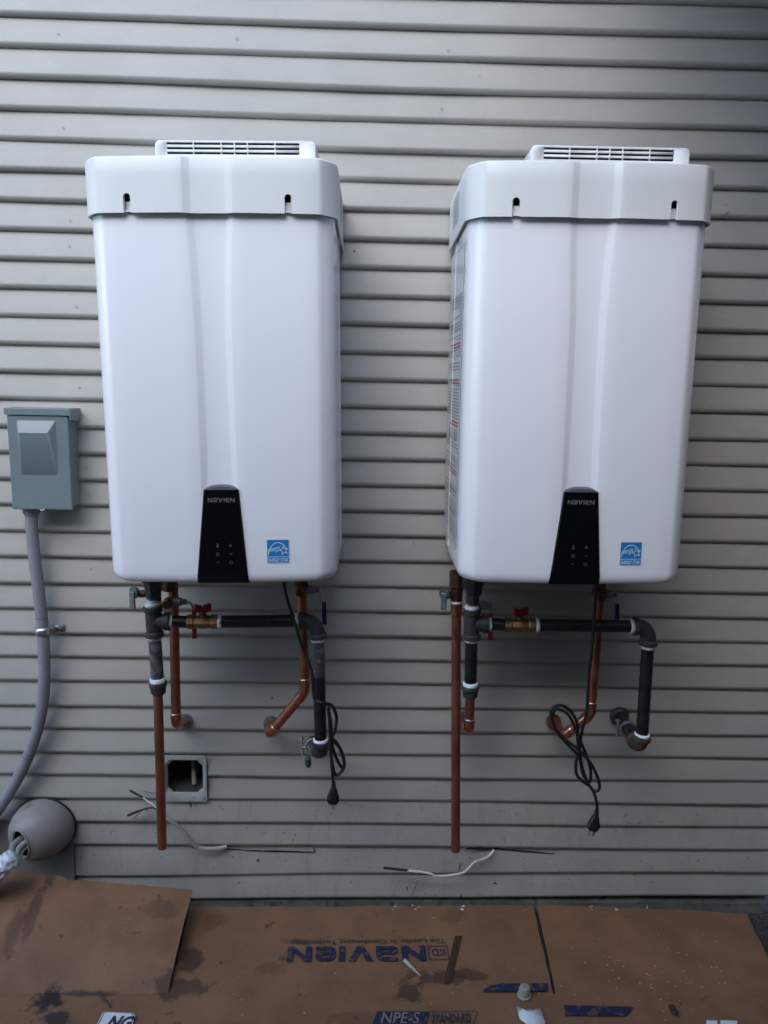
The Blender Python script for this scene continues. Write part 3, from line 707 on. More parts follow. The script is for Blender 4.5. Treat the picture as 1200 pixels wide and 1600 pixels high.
def ball_valve(name, a, b, label, group):
    """brass ball valve on the gas line with a red T handle on top"""
    a, b = Vector(a), Vector(b); d = b-a; L = d.length; o = empty(name, a)
    m1 = MB(); n = d.normalized(); r = 0.0148
    m1.lathe(a, d, [(0, 0.0150), (0.001, 0.0168), (0.014, 0.0168), (0.016, 0.0142), (L*0.32, 0.0150), (L*0.5, 0.0172), (L*0.68, 0.0150), (L-0.016, 0.0142), (L-0.014, 0.0168), (L-0.001, 0.0168), (L, 0.015)], 8)
    m1.build('body', brass, o, smooth=25)
    c = a + d*0.5; s = MB(); s.lathe(c + Vector((0, 0, 0.012)), (0, 0, 1), [(0, 0.0085), (0.006, 0.0085), (0.007, 0.006), (0.014, 0.006)], 12); s.build('stem', brass, o, smooth=30)
    h = MB(); k = c + Vector((0, 0, 0.024)); q = Vector((0.35, -0.94, 0)); q2 = Vector((0.94, 0.35, 0))
    h.lathe(k-Vector((0, 0, 0.002)), (0, 0, 1), [(0, 0.008), (0.008, 0.008), (0.010, 0.005)], 12)
    for sgn in (-1, 1):
        qq = (q2 + Vector((0, 0, 0.28*sgn))).normalized()
        h.obox(k + qq*sgn*0.010 + Vector((0, 0, 0.004)), qq*0.009, q*0.006, Vector((0, 0, 0.0085)))
    h.build('handle', red_paint, o, bevel=0.0022, smooth=50)
    return tag(o, label, 'valve', group)

YG = -0.205
def gas_line(name, label, ux_t, v_top, v_tee, v_bot, tilt, horiz, elb, drop, cap_px, wallend, worn):
    o = empty(name, P(*cap_px, YG))
    top = P(ux_t[0], v_top, YG); tee = P(ux_t[1], v_tee, YG); bot = P(ux_t[2], v_bot, YG)
    dn = (bot-tee).normalized()
    m = MB(); m.lathe(Vector((top.x, YG, 0.992)), (tee-top), [(0, 0.021), (0.016, 0.021), (0.018, 0.024), (0.046, 0.024), (0.048, 0.0185), (0.062, 0.0175), (0.064, 0.015), (0.085, 0.015)], 8)
    m.build('union', iron_fit, o, smooth=20)
    t0 = tee - dn*0.035; t1 = tee + dn*0.035
    m = MB(); fitting_rings(m, t0, t1, 0.0172, 0.0205, 0.010)
    hs = P(*horiz[0], YG); hd = (P(*horiz[3], YG)-hs).normalized()
    m.lathe(tee, hd, [(0, 0.0165), (0.022, 0.0172), (0.0245, 0.0205), (0.036, 0.0205), (0.037, 0.019)], 22)
    m.build('tee', iron_fit, o, smooth=35)
    tape_ring(t0 - dn*0.007, dn, 0.0158, o, 0.008)
    a = tee + hd*0.036
    # nipple, valve, long pipe
    v0, v1 = P(*horiz[1], YG), P(*horiz[2], YG); e0 = P(*horiz[3], YG)
    m = MB(); m.tube([a, v0+hd*0.004], 0.0135, 20); m.build('nipple', iron_pipe, o, smooth=40)
    tape_ring(a, hd, 0.0150, o, 0.007)
    ball_valve('gas_valve', v0, v1, *horiz[4])
    if worn: pass
    m = MB(); m.tube([v1-hd*0.004, e0+hd*0.004], 0.0140, 20); m.build('cross_pipe', iron_pipe, o, smooth=40)
    tape_ring(v1, hd, 0.0156, o, 0.008); tape_ring(e0-hd*0.010, hd, 0.0160, o, 0.009)
    # elbow, drop pipe
    c = P(*elb[0], YG); e1 = P(*elb[1], YG)
    m = MB(); elbow(m, e0, c, e1, 0.0172, 0.0205, 0.009); m.build('upper_elbow', iron_fit, o, smooth=35)
    d0, d1 = e1, P(*drop, YG); dd = (d1-d0).normalized()
    if worn:
        k = d0.lerp(d1, 0.36)
        m = MB(); m.tube([d0-dd*0.004, k], 0.0142, 20); m.build('drop_pipe_scuffed', iron_pipe_worn, o, smooth=40)
        m = MB(); m.tube([k, d1+dd*0.006], 0.0140, 20); m.build('drop_pipe', iron_pipe, o, smooth=40)
    else:
        m = MB(); m.tube([d0-dd*0.004, d1+dd*0.006], 0.0140, 20); m.build('drop_pipe', iron_pipe, o, smooth=40)
    tape_ring(d0+dd*0.0, dd, 0.0158, o, 0.008); tape_ring(d1-dd*0.007, dd, 0.0168, o, 0.009)
    # lower elbow and nipple back to the wall
    lc = P(*cap_px, YG); we = P(*wallend, -0.002); dirw = (we-lc).normalized()
    m = MB(); elbow(m, d1, lc, lc + dirw*0.036, 0.0178, 0.0212, 0.009); m.build('lower_elbow', iron_rust if not worn else iron_fit, o, smooth=35)
    m = MB(); m.tube([lc+dirw*0.03, we], 0.0140, 20); m.build('wall_nipple', iron_pipe, o, smooth=40)
    # bottom leg of the tee
    m = MB(); m.tube([t1-dn*0.004, bot], 0.0142, 20); m.build('drip_leg', iron_pipe_worn if worn else iron_pipe, o, smooth=40)
    tape_ring(t1, dn, 0.0155, o, 0.006); tape_ring(bot-dn*0.010, dn, 0.0170, o, 0.011)
    m = MB(); m.lathe(bot, dn, [(-0.002, 0.0185), (0, 0.0198), (0.008, 0.0198), (0.010, 0.0180), (0.024, 0.0165), (0.029, 0.0120)], 22); m.build('drip_cap', iron_fit, o, smooth=35)
    return tag(o, label, 'pipe', 'black gas pipe runs under the heaters'), lc, dirw, we

GV = 'brass gas valves'
gl1, lc1, dw1, we1 = gas_line('gas_pipe', 'black iron gas pipe run under the left heater, drop pipe scuffed grey', (236, 240, 246.5), 915, 971, 1066, 0,
    [(252, 971.5), (293, 971.5), (341, 971.5), (468, 970), ('small brass ball valve with red handle under the left heater', GV)], [(494, 969), (497, 996)], (501, 1158), (501, 1172), (489, 1158), True)
gl2, lc2, dw2, we2 = gas_line('gas_pipe', 'black iron gas pipe run under the right heater, elbow bare of scuffs', (739, 737, 735), 915, 975, 1072, 0,
    [(750, 976.5), (788, 976.5), (836, 977), (990, 978.5), ('small brass ball valve with red handle under the right heater', GV)], [(1014, 979), (1012.5, 1007)], (1003, 1150), (999, 1166), (966, 1117), False)
gl1['label'] = 'black iron gas pipe run under the left heater with a grey scuffed drop pipe'
gl2['label'] = 'black iron gas pipe run under the right heater ending in a slanted wall nipple'

# copper water lines
def copper_run(name, label, pts, joints, wall_i, esc, group):
    o = empty(name, pts[-1])
    m = MB(); m.tube(fillet(pts, 0.016, 6), 0.0112, 20); m.build('tube', copper, o, smooth=40)
    for (k, t0, t1) in joints:          # elbow socket sleeves around corner k
        c = Vector(pts[k]); a = (Vector(pts[k-1])-c).normalized(); b = (Vector(pts[k+1])-c).normalized()
        e = MB(); e.tube(fillet([c+a*t0, c, c+b*t1], 0.017, 8), 0.0128, 20); e.build('elbow', copper_br, o, smooth=40)
        for d, t in ((a, t0), (b, t1)):
            s = MB(); s.lathe(c+d*(t-0.0005), d, [(0, 0.0126), (0.0012, 0.0126), (0.0030, 0.0113)], 20); s.build('solder_ring', solder, o, smooth=50)
    if esc:
        w_ = Vector(pts[-1]); s = MB(); s.lathe((w_.x, -0.004, w_.z), (0, -1, 0), [(0, 0.0195), (0.006, 0.0195), (0.008, 0.018), (0.016, 0.0165)], 24); s.build('wall_collar', esc, o, smooth=40)
    return tag(o, label, 'pipe', group)
YW = -0.125
GC = 'copper water pipes under the heaters'
a = P(273, 985, YW); a.z = 0.99; b = P(275.5, 1131, YW)
e = P(290, 1126, -0.002); cold1 = copper_run('copper_pipe', 'straight vertical copper pipe just behind the left gas tee', [a, b, e], [(1, 0.026, 0.022)], None, grey_metal, GC)
a = P(737, 985, YW); a.z = 0.99; b = P(733, 1140, YW); e = P(720, 1122, -0.002)
cold2 = copper_run('copper_pipe', 'short copper pipe hidden behind the right gas pipe drip leg', [a, b, e], [(1, 0.026, 0.022)], None, grey_metal, GC)
a = P(470, 930, YW); a.z = 0.99; b = P(477, 1080, YW); c = P(432, 1136, YW+0.03); c2 = P(421, 1147, YW+0.04); e = P(424, 1129, -0.002)
hot1 = copper_run('copper_pipe', 'copper pipe with slanting lower leg below the left heater, beside the power cord', [a, b, c2, e], [(1, 0.030, 0.030), (2, 0.028, 0.022)], None, grey_metal, GC)
a = P(938, 930, YW); a.z = 0.99; b = P(923, 1116, YW); c2 = P(880, 1150, YW+0.03); e = P(864, 1126, -0.002)
hot2 = copper_run('copper_pipe', 'copper pipe with slanting lower leg crossed by coiled black cord', [a, b, c2, e], [(1, 0.030, 0.028), (2, 0.030, 0.024)], None, copper_br, GC)
# pressure relief drain tubes, open at the bottom
def relief(label, top, bot, handle, yv):
    a, b = P(*top, yv), P(*bot, yv); o = empty('relief_drain_pipe', b)
    a2 = a - (b-a).normalized()*0.02
    m = MB(); m.tube([a2, b], 0.0112, 20, caps=False); m.tube([a2, b], 0.0098, 20, caps=False); m.build('tube', copper, o, smooth=40)
    m = MB(); d = (b-a).normalized(); m.lathe(a-d*0.004, d, [(0, 0.0135), (0.028, 0.0135), (0.030, 0.0115)], 20); m.build('adapter', copper_br, o, smooth=40)
    tape_ring(a-d*0.010, d, 0.0135, o, 0.007)
    h = P(*handle, yv-0.01); m = MB(); m.lathe((a.x, yv, a.z+0.010), (0, 0, 1), [(0, 0.014), (0.03, 0.014), (0.034, 0.018), (0.07, 0.018)], 8); m.build('valve_body', brass_dk, o, smooth=30)
    m = MB(); m.tube([Vector((a.x, yv, h.z)), h], 0.009, 12); m.build('valve_neck', brass_dk, o, smooth=40)
    m = MB(); m.lathe(h+Vector((-0.006, 0.0, 0.004)), (-0.55, -0.8, 0), [(0, 0.0125), (0.003, 0.014), (0.008, 0.014), (0.010, 0.010)], 16); m.build('valve_knob', green_br, o, smooth=40)
    m = MB(); m.obox(h+Vector((-0.012, -0.010, -0.012)), Vector((0.0065, -0.002, 0)), Vector((0.001, 0.003, 0)), Vector((0, 0, 0.020))); m.build('lever', grey_metal, o, bevel=0.002)
    return tag(o, label, 'pipe', 'copper relief drain pipes')
relief('long copper drain pipe hanging beside the open wall box', (243, 945), (253.5, 1325), (217, 928), -0.13)
relief('long copper drain pipe hanging below the right heater left corner', (713, 945), (711.8, 1329), (701, 930), -0.115)
# isolation valves at heater bottoms: brass body, lever
def iso_valve(label, u, v, y, lever, col, side, group):
    c = P(u, v, y); o = empty('isolation_valve', c)
    m = MB(); m.lathe((c.x, y, 0.992), (0, 0, -1), [(0, 0.017), (0.012, 0.017), (0.014, 0.014), (0.05, 0.0165), (0.066, 0.014), (0.068, 0.0165), (0.086, 0.0165), (0.088, 0.0125)], 10)
    m.build('body', brass_dk, o, smooth=25)
    m = MB(); q = Vector((c.x, y, c.z)); m.lathe(q, (0, -1, 0), [(0, 0.012), (0.022, 0.012), (0.024, 0.009), (0.028, 0.009)], 14); m.build('drain_port', brass_dk, o, smooth=30)
    m = MB(); m.lathe(q, (side, 0, 0), [(0, 0.010), (0.028, 0.010), (0.030, 0.007), (0.040, 0.007)], 12); m.build('stem', grey_metal, o, smooth=30)
    pts = [P(*p, y) for p in lever]; m = MB()
    m.tube(spline([q+Vector((side*0.036, 0, 0))]+pts[:1]+[pts[1]], 5), 0.0028, 8); m.build('lever_arm', steel, o, smooth=40)
    m = MB(); d = (pts[2]-pts[1]).normalized(); cc = (pts[1]+pts[2])/2; x_, y_ = Vector((0.0052, 0, 0)), Vector((0, 0.003, 0)); m.obox(cc, x_, y_, d*((pts[2]-pts[1]).length/2)); m.build('lever_grip', col, o, bevel=0.0022, smooth=50)
    return tag(o, label, 'valve', group)
GI = 'isolation valves at the heater bottoms'
iso_valve('aged brass valve with red hanging lever under the left heater', 264, 940, YW-0.01, [(298, 943), (303, 952), (304, 998)], red_paint, 1, GI)
iso_valve('aged brass valve with blue hanging lever under the left heater', 471, 921, YW-0.01, [(500, 922), (506, 940), (507, 976)], blue_vinyl, 1, GI)
iso_valve('aged brass valve with red hanging lever behind the right gas tee', 741, 946, YW-0.01, [(760, 948), (766, 958), (766, 1000)], red_paint, 1, GI)
iso_valve('aged brass valve with blue hanging lever under the right heater', 936, 928, YW-0.01, [(954, 928), (964, 943), (964, 975)], blue_vinyl, 1, GI)
# ground clamps on the gas wall nipples
def clamp(label, c, d, mat_, flip):
    o = empty('ground_clamp', c); d = d.normalized(); x, y = perp(d)
    if y.z < 0: y = -y
    m = MB()
    for k in range(2):
        s = 1 if k else -1; arc_ = [c + (x*math.cos(t)+y*math.sin(t)*s)*0.0175 for t in [math.pi*j/8 for j in range(9)]]
        m.tube([c + x*0.027] + arc_ + [c - x*0.027], 0.0048, 8)
    m.build('jaw', grey_metal, o, smooth=40)
    for s in (-1, 1):
        m = MB(); m.tube([c + x*s*0.025 + y*0.022, c + x*s*0.025 - y*0.020], 0.0026, 8); m.lathe(c + x*s*0.025 + y*0.018, y, [(0, 0.0055), (0.005, 0.0055), (0.006, 0.004)], 6); m.build('bolt', steel if not flip else grey_metal, o, smooth=30)
    m = MB(); q = c + x*flip_x(flip)*0.012 - y*0.028 + Vector((0, -0.008, -0.002)); m.lathe(q+Vector((0, 0, 0.012)), (0.1, -0.2, -1), [(0, 0.005), (0.004, 0.0075), (0.018, 0.0075), (0.024, 0.004)], 8); m.build('lug', mat_, o, smooth=30)
    return tag(o, label, 'clamp', 'ground clamps on gas pipes')
def flip_x(f): return -1 if f else 1
clamp('small grey ground clamp with greenish lug below the left heater drop pipe', lc1 + dw1*0.075 + Vector((-0.012, 0, 0)), dw1, green_br, True)
clamp('zinc ground clamp on the slanted gas nipple at right', lc2 + dw2*0.105, dw2, grey_metal, False)
# dark torn flange where the right gas nipple enters the wall
m = MB(); q = we2; m.lathe((q.x, -0.006, q.z+0.001), (0, -1, 0), [(0, 0.024), (0.006, 0.0255), (0.012, 0.0225), (0.016, 0.0165)], 9); tag(m.build('wall_flange', iron_fit, loc=(q.x, 0, q.z), smooth=25), 'dark iron flange on wall where the slanted gas nipple enters', 'flange')

# ------------------------------------------------------------------ power cords
def cord(label, paths, plug_px, plug_dir, yc):
    o = empty('power_cord', P(*plug_px, yc))
    m = MB()
    m.tube(spline([P(u, v, y) for u, v, y in paths], 7), 0.0036, 10); m.build('cable', rubber, o, smooth=60)
    a = P(*plug_px, yc); d = Vector(plug_dir).normalized(); x = Vector((1, 0, 0)) - d*d.x; x.normalize(); y = d.cross(x)
    rows = []
    for (h, rx1, ry1) in ((-0.012, .0050, .0050), (0, .0058, .0055), (0.003, .0085, .0075), (0.012, .0105, .008), (0.020, .0140, .0095), (0.030, .0142, .0095), (0.036, .0115, .008), (0.037, .0105, .0075)):
        rows.append([a + d*h + x*rx1*math.copysign(abs(math.cos(t))**0.7, math.cos(t)) + y*ry1*math.copysign(abs(math.sin(t))**0.7, math.sin(t)) for t in [2*math.pi*k/18 for k in range(18)]])
    m = MB(); m.grid(rows, close=True); m.add(rows[0], [tuple(range(18))]); m.add(rows[-1], [tuple(range(18))]); pl = m.build('plug', rubber, o, smooth=40)
    for s in (-1, 1):
        m = MB(); m.obox(a + d*0.044 + x*s*0.0062, x*0.0008, y*0.003, d*0.009); m.build('prong', steel, pl)
    m = MB(); m.tube([a + d*0.036 + y*0.004, a+d*0.048+y*0.004], 0.0022, 8); m.build('ground_pin', steel, pl, smooth=40)
    return tag(o, label, 'power cord', 'black power cords')
yk = -0.235
cord('black power cord looped beside the left gas drop pipe', [(443, 905, -.24), (447, 930, -.24), (458, 965, -.235), (472, 1010, -.23), (487, 1050, -.235), (491, 1090, -.240), (503, 1098, -.243), (513, 1100, -.235), (520, 1104, -.22), (526, 1122, -.215), (523, 1142, -.22), (519, 1155, -.225), (530, 1168, -.22), (538, 1192, -.215), (534, 1205, -.215), (524, 1210, -.22), (518, 1185, -.225), (516, 1150, -.228), (514, 1118, -.225), (512, 1105, -.22), (517, 1130, -.215), (518, 1160, -.222), (528, 1190, -.212), (537, 1200, -.205), (536, 1180, -.205), (524, 1158, -.21), (516, 1160, -.222), (519, 1200, -.22), (521, 1228, -.22)],
     (521, 1231), (-0.02, -0.05, -1), -.22)
cord('black power cord coiled in figure eight below the right heater', [(932, 905, -.24), (930, 940, -.24), (926, 1000, -.235), (920, 1060, -.225), (917, 1110, -.22), (910, 1140, -.215), (906, 1165, -.21), (907, 1190, -.205), (912, 1212, -.20), (921, 1222, -.2), (923, 1208, -.2), (919, 1188, -.205), (908, 1160, -.212), (899, 1138, -.215), (888, 1117, -.215), (872, 1108, -.21), (864, 1116, -.2), (866, 1134, -.195), (880, 1152, -.2), (900, 1168, -.21), (918, 1186, -.215), (931, 1208, -.21), (937, 1230, -.205), (930, 1236, -.2), (920, 1226, -.195), (910, 1200, -.2), (903, 1160, -.205), (901, 1128, -.21), (888, 1108, -.215), (874, 1102, -.22), (861, 1110, -.225), (866, 1136, -.225), (884, 1160, -.222), (903, 1180, -.22), (900, 1190, -.21), (901, 1210, -.205), (912, 1222, -.2), (923, 1230, -.2), (930, 1245, -.2), (933, 1262, -.2), (932, 1270, -.2)],
     (931, 1274), (-0.16, -0.05, -1), -.20)

# ------------------------------------------------------------------ electrical box and conduit
def y_front_box(): return -0.085
YB = -0.066
tl, tr, bl, br = P(9, 638, YB), P(105, 638, YB), P(19, 794, YB), P(113, 794, YB)
bx0, bx1, bz1, bz0 = (tl.x+bl.x)/2, (tr.x+br.x)/2, (tl.z+tr.z)/2, (bl.z+br.z)/2
o = empty('electrical_disconnect_box', (bx0, 0, bz0)); tag(o, 'grey metal electrical disconnect box with embossed front beside left heater', 'electrical box')
m = MB(); m.box((bx0+0.003, -0.054, bz0+0.002), (bx1-0.001, -0.009, bz1-0.004)); m.build('case', box_paint, o, bevel=0.002)
m = MB(); m.box((bx0, YB, bz0-0.004), (bx1, -0.0550, bz1-0.016))
fc = m.build('front_door', box_paint, o, bevel=0.003, bseg=3)
e0, e1, e2, e3 = P(25, 656, YB), P(86, 656, YB), P(92, 743, YB), P(31, 743, YB); yE = YB
x0, x1, z1_, z0_ = (e0.x+e3.x)/2, (e1.x+e2.x)/2, e0.z, e2.z
m = MB(); base = [(x0, z0_), (x1, z0_), (x1, z1_), (x0, z1_)]; top_ = [(x0+0.004, z0_+0.002), (x1-0.003, z0_+0.002), (x1-0.013, z1_-0.028), (x0+0.007, z1_-0.028)]
dp = [0.0008, 0.0008, 0.0125, 0.0125]
m.grid([[(x, yE+0.0004, z) for x, z in base], [(x, yE-e_, z) for (x, z), e_ in zip(top_, dp)]], close=True); m.add([(x, yE-e_, z) for (x, z), e_ in zip(top_, dp)], [(0, 1, 2, 3)])
m.build('embossed_panel', box_paint, fc, bevel=0.002, bseg=2, smooth=30)
m = MB(); m.prism([(0, 0), (0.0, -0.0155), (0.003, -0.0155), (0.003, -0.003), (0.068, -0.003), (0.068, 0)], (bx0-0.004, YB-0.004, bz1), (0, 1, 0), (0, 0, 1), (1, 0, 0), bx1-bx0+0.009)
hd = m.build('rain_hood', box_paint, o, bevel=0.001)
m = MB(); m.prism([(-0.001, 0), (-0.001, -0.026), (0.054, -0.030), (0.060, -0.006), (0.054, 0)], (bx1+0.0051, YB-0.004, bz1+0.0005), (0, 1, 0), (0, 0, 1), (1, 0, 0), 0.003); m.build('hood_flank', box_paint, hd, bevel=0.001)
m = MB(); c = P(66, 794, YB); m.tube([c+Vector((0.008*math.cos(t), -0.001, 0.003-0.008*math.sin(t))) for t in [math.pi*k/8 for k in range(9)]], 0.0014, 8); m.build('latch_loop', steel, o, smooth=50)
YD = -0.034
cpx = [(49, 806), (50, 830), (54, 870), (60, 920), (65, 965), (68, 1005), (69.5, 1045), (68, 1085), (62, 1125), (51, 1163), (36, 1200), (17, 1235), (-6, 1270), (-40, 1315), (-70, 1370), (-80, 1430)]
pts = spline([P(u, v, YD) for u, v in cpx], 6)
o = empty('flexible_conduit', pts[-1]); tag(o, 'grey flexible conduit curving down from the electrical box', 'conduit')
m = MB(); m.tube(pts, 0.0142, 20); m.build('tube', conduit_m, o, smooth=50)
m = MB(); a = P(49, 797, YD); m.lathe((a.x, YD, bz0+0.004), pts[1]-pts[0], [(0, 0.017), (0.006, 0.017), (0.007, 0.0195), (0.019, 0.0195), (0.024, 0.0172), (0.028, 0.0148)], 20); m.build('connector', conduit_m, o, smooth=30)
def band(k, r, name, mm, ln):
    d = (pts[k+1]-pts[k-1]).normalized(); b = MB(); b.lathe(pts[k], d, [(0, r), (ln, r)], 20); return b.build(name, mm, o, smooth=50)
band(24, 0.01435, 'print_mark', conduit_mark, 0.0012); band(56, 0.01435, 'print_mark', conduit_mark, 0.0012); band(57, 0.01435, 'print_mark', conduit_mark, 0.0012); band(60, 0.01435, 'print_mark', conduit_mark, 0.001)
# strap
c = P(67, 985, YD); d = (P(68, 1005, YD)-P(65, 965, YD)).normalized()
o = empty('pipe_strap', c); tag(o, 'shiny metal strap with screw holding the grey conduit', 'strap')
rows = []; xx = Vector((1, 0, 0)); xx = (xx-d*xx.dot(d)).normalized()
arc_ = [c + xx*0.0152*math.cos(t) + Vector((0, -1, 0))*0.0152*math.sin(t) for t in [math.pi*(1.12-1.2*k/14) for k in range(15)]]
arc_ += [arc_[-1]+Vector((0.002, 0.012, 0)), Vector((arc_[-1].x+0.006, -0.0115, c.z)), Vector((arc_[-1].x+0.030, -0.0110, c.z+0.001))]
m = MB(); m.grid([[p - d*0.009 for p in arc_], [p + d*0.009 for p in arc_]]); m.build('band', steel, o, smooth=60, solid=0.0015)
q = Vector((arc_[-1].x-0.011, -0.0128, c.z+0.001)); m = MB(); m.lathe(q, (0, -1, 0), [(0, 0.0062), (0.002, 0.0062), (0.0045, 0.0045), (0.0052, 0.002)], 12); m.build('screw', steel, o, smooth=40)

# ------------------------------------------------------------------ round cable hood at lower left with wrapped cables
hc = P(60, 1300, -0.05)
o = empty('cable_hood', (hc.x, 0, 0.0)); tag(o, 'rounded grey plastic cable hood on the wall at lower left', 'cable hood')
ax = Vector((-0.42, -0.88, -0.12)).normalized()
bs = Vector((hc.x-0.001, -0.016, hc.z-0.004))
pole = P(33, 1319, -0.092)
# egg-shaped shell: rings blended from a wall ring to the opening ring
m = MB(); rows = []; NS = 40
x_, y_ = perp(ax)
for k in range(15):
    t = k/14
    row = []
    for j in range(NS):
        an = 2*math.pi*j/NS
        w0 = bs + Vector((math.cos(an)*0.079, 0, math.sin(an)*0.075))
        ex = Vector((1, 0, 0)) - ax*ax.x; ex.normalize(); ez = Vector((0, 0, 1)) - ax*ax.z - ex*ex.z; ez.normalize()
        p1 = pole + (ex*math.cos(an)*0.027 + ez*math.sin(an)*0.040)
        s = math.sin(t*math.pi/2); c_ = 1-math.cos(t*math.pi/2)
        yy = w0.lerp(p1, c_); yy.y = w0.y + (p1.y-w0.y)*s
        row.append(yy)
    rows.append(row)
inn = [[p + (pole-p)*0.06 - ax*0.004 for p in rows[-1]], [p - ax*0.03 + (pole-p)*0.02 for p in rows[-1]], [p - ax*0.06 for p in rows[-1]]]
m.grid(rows+inn[:1], close=True); sh = m.build('shell', hood_m, o, smooth=60)
m = MB(); m.tube(rows[-1]+[rows[-1][0]], 0.0028, 8, caps=False); m.build('rim', hood_m, sh, smooth=60)
m = MB(); m.grid(inn, close=True); m.add(inn[-1], [tuple(range(NS))]); m.build('throat', cavity, sh, smooth=60)
m = MB(); m.tube([bs + Vector((math.cos(2*math.pi*j/48)*0.0800, 0.003, math.sin(2*math.pi*j/48)*0.0760)) for j in range(49)], 0.0022, 8); m.build('shadow_ring', rubber, sh, smooth=60)  # black ring drawn as the thin shadow gap round the hood
pr = P(116, 1350, -0.014); pt = P(116, 1330, -0.014)
m = MB(); m.box((X0*0+hc.x-0.30, -0.0155, 0.002), (pr.x, -0.0095, hc.z+0.01)); m.build('back_plate', plate_m, o, bevel=0.001)
op = pole - ax*0.02
cab = empty('cable_bundle', G(-30, 1400, 0)); tag(cab, 'bundle of cables wrapped in white plastic leaving the grey hood', 'cables')
for k, (dx, dz, r, mm) in enumerate(((-0.008, 0.006, 0.0085, conduit_m), (0.008, 0.0, 0.0075, jacket), (0.0, -0.010, 0.0065, jacket), (0.014, -0.010, 0.0045, jacket))):
    m = MB(); pth = spline([op - ax*0.03 + Vector((dx, 0, dz)), pole + ax*0.012 + Vector((dx*0.9, 0, dz)), P(16+k*3, 1342+k*3, -0.150), P(-10, 1362, -0.165), P(-60, 1420, -0.16)], 6)
    m.tube(pth, r, 12); m.build('cable', mm, cab, smooth=50)
m = MB(); random.seed(11); pth = spline([P(26, 1336, -0.160), P(16, 1344, -0.166), P(0, 1356, -0.170), P(-30, 1385, -0.170), P(-60, 1430, -0.17)], 7)
rad = [0.010+0.013*min(1, k/5.0)+random.uniform(-0.002, 0.003) for k in range(len(pth))]
m.tube(pth, rad, 26, jit=0.22); wr = m.build('plastic_wrap', wrap_m, cab, smooth=70)
sub = wr.modifiers.new('sub', 'SUBSURF'); sub.levels = 1; sub.render_levels = 1

# ------------------------------------------------------------------ recessed open box in the wall
o = empty('open_wall_box', ((HX0+HX1)/2, 0, HZ0)); tag(o, 'open recessed square box with white flange low on the wall', 'wall box')
cx0, cz0 = (HX0+HX1)/2, (HZ0+HZ1)/2; hw_, hh_ = (HX1-HX0)/2, (HZ1-HZ0)/2
def octo(w_, h_, c_): return [(-w_, -h_+c_), (-w_, h_-c_), (-w_+c_, h_), (w_-c_, h_), (w_, h_-c_), (w_, -h_+c_), (w_-c_, -h_), (-w_+c_, -h_)]
outer = octo(hw_+0.004, hh_+0.006, 0.004); in1 = octo(hw_-0.002, hh_-0.004, 0.012)
zsh = 0.005
in2 = [(a, b+zsh*(1 if b < 0 else 0.3)) for a, b in octo(hw_-0.006, hh_-0.010, 0.014)]
m = MB()
m.grid([[(cx0+a, -0.0085, cz0+b) for a, b in outer], [(cx0+a, -0.0125, cz0+b) for a, b in outer], [(cx0+a, -0.0130, cz0+b) for a, b in in1], [(cx0+a, -0.0085, cz0+b) for a, b in in2], [(cx0+a*0.97, -0.004, cz0+b*0.97) for a, b in in2]], close=True)
m.build('flange', frame_m, o, smooth=30)
m = MB(); m.grid([[(cx0+a*0.97, -0.004, cz0+b*0.97) for a, b in in2], [(cx0+a*0.97, 0.07, cz0+b*0.97) for a, b in in2]], close=True); m.add([(cx0+a*0.97, 0.07, cz0+b*0.97) for a, b in in2], [tuple(range(8))]); m.build('recess', sheath, o)
m = MB(); m.tube([(cx0+0.008, 0.045, cz0+0.025), (cx0+0.012, 0.035, cz0-0.005), (cx0+0.016, 0.022, cz0-0.034)], 0.0065, 10); m.build('stub_pipe', hood_m, o, smooth=50)
m = MB(); m.lathe((cx0+hw_-0.004, -0.0125, cz0-hh_+0.004), (0, -1, 0), [(0, 0.003), (0.0015, 0.003), (0.002, 0.002)], 10); m.build('screw', steel, o, smooth=40)
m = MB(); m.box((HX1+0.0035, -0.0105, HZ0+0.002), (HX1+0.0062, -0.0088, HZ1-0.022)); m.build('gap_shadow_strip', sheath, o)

# ------------------------------------------------------------------ cut cables hanging from the siding
def loose(label, runs):
    o = empty('cut_cable', P(*runs[0][0][0][:2], -0.015)); tag(o, label, 'cable', 'cut cables hanging from the siding')
    for pts_, r, mm, nm in runs:
        m = MB(); m.tube(spline([P(u, v, y) for u, v, y in pts_], 6), r, 10); m.build(nm, mm, o, smooth=60)
loose('dirty white cut cable splitting into black tips behind the drain pipe', [
    ([(354, 1323, -.010), (335, 1326, -.018), (312, 1325, -.024), (300, 1316, -.032), (288, 1301, -.04), (276, 1290, -.045), (262, 1279, -.05), (248, 1271, -.05)], 0.0052, jacket, 'jacket'),
    ([(256, 1276, -.05), (245, 1265, -.048), (238, 1262, -.045), (226, 1264, -.04), (215, 1268, -.035)], 0.0022, wire_bk, 'wire'),
    ([(217, 1267, -.036), (200, 1274, -.03)], 0.0034, wire_bk, 'stripped_tip'),
    ([(226, 1264, -.04), (216, 1272, -.034), (208, 1280, -.028)], 0.0009, wire_bk, 'strand'),
    ([(252, 1273, -.05), (240, 1258, -.045), (231, 1252, -.04), (222, 1245, -.036)], 0.0018, jacket_w, 'wire'),
    ([(223, 1246, -.036), (203, 1235, -.03)], 0.0030, wire_bk, 'stripped_tip'),
    ([(250, 1240, -.012), (224, 1237, -.014)], 0.0006, wire_bk, 'strand')])
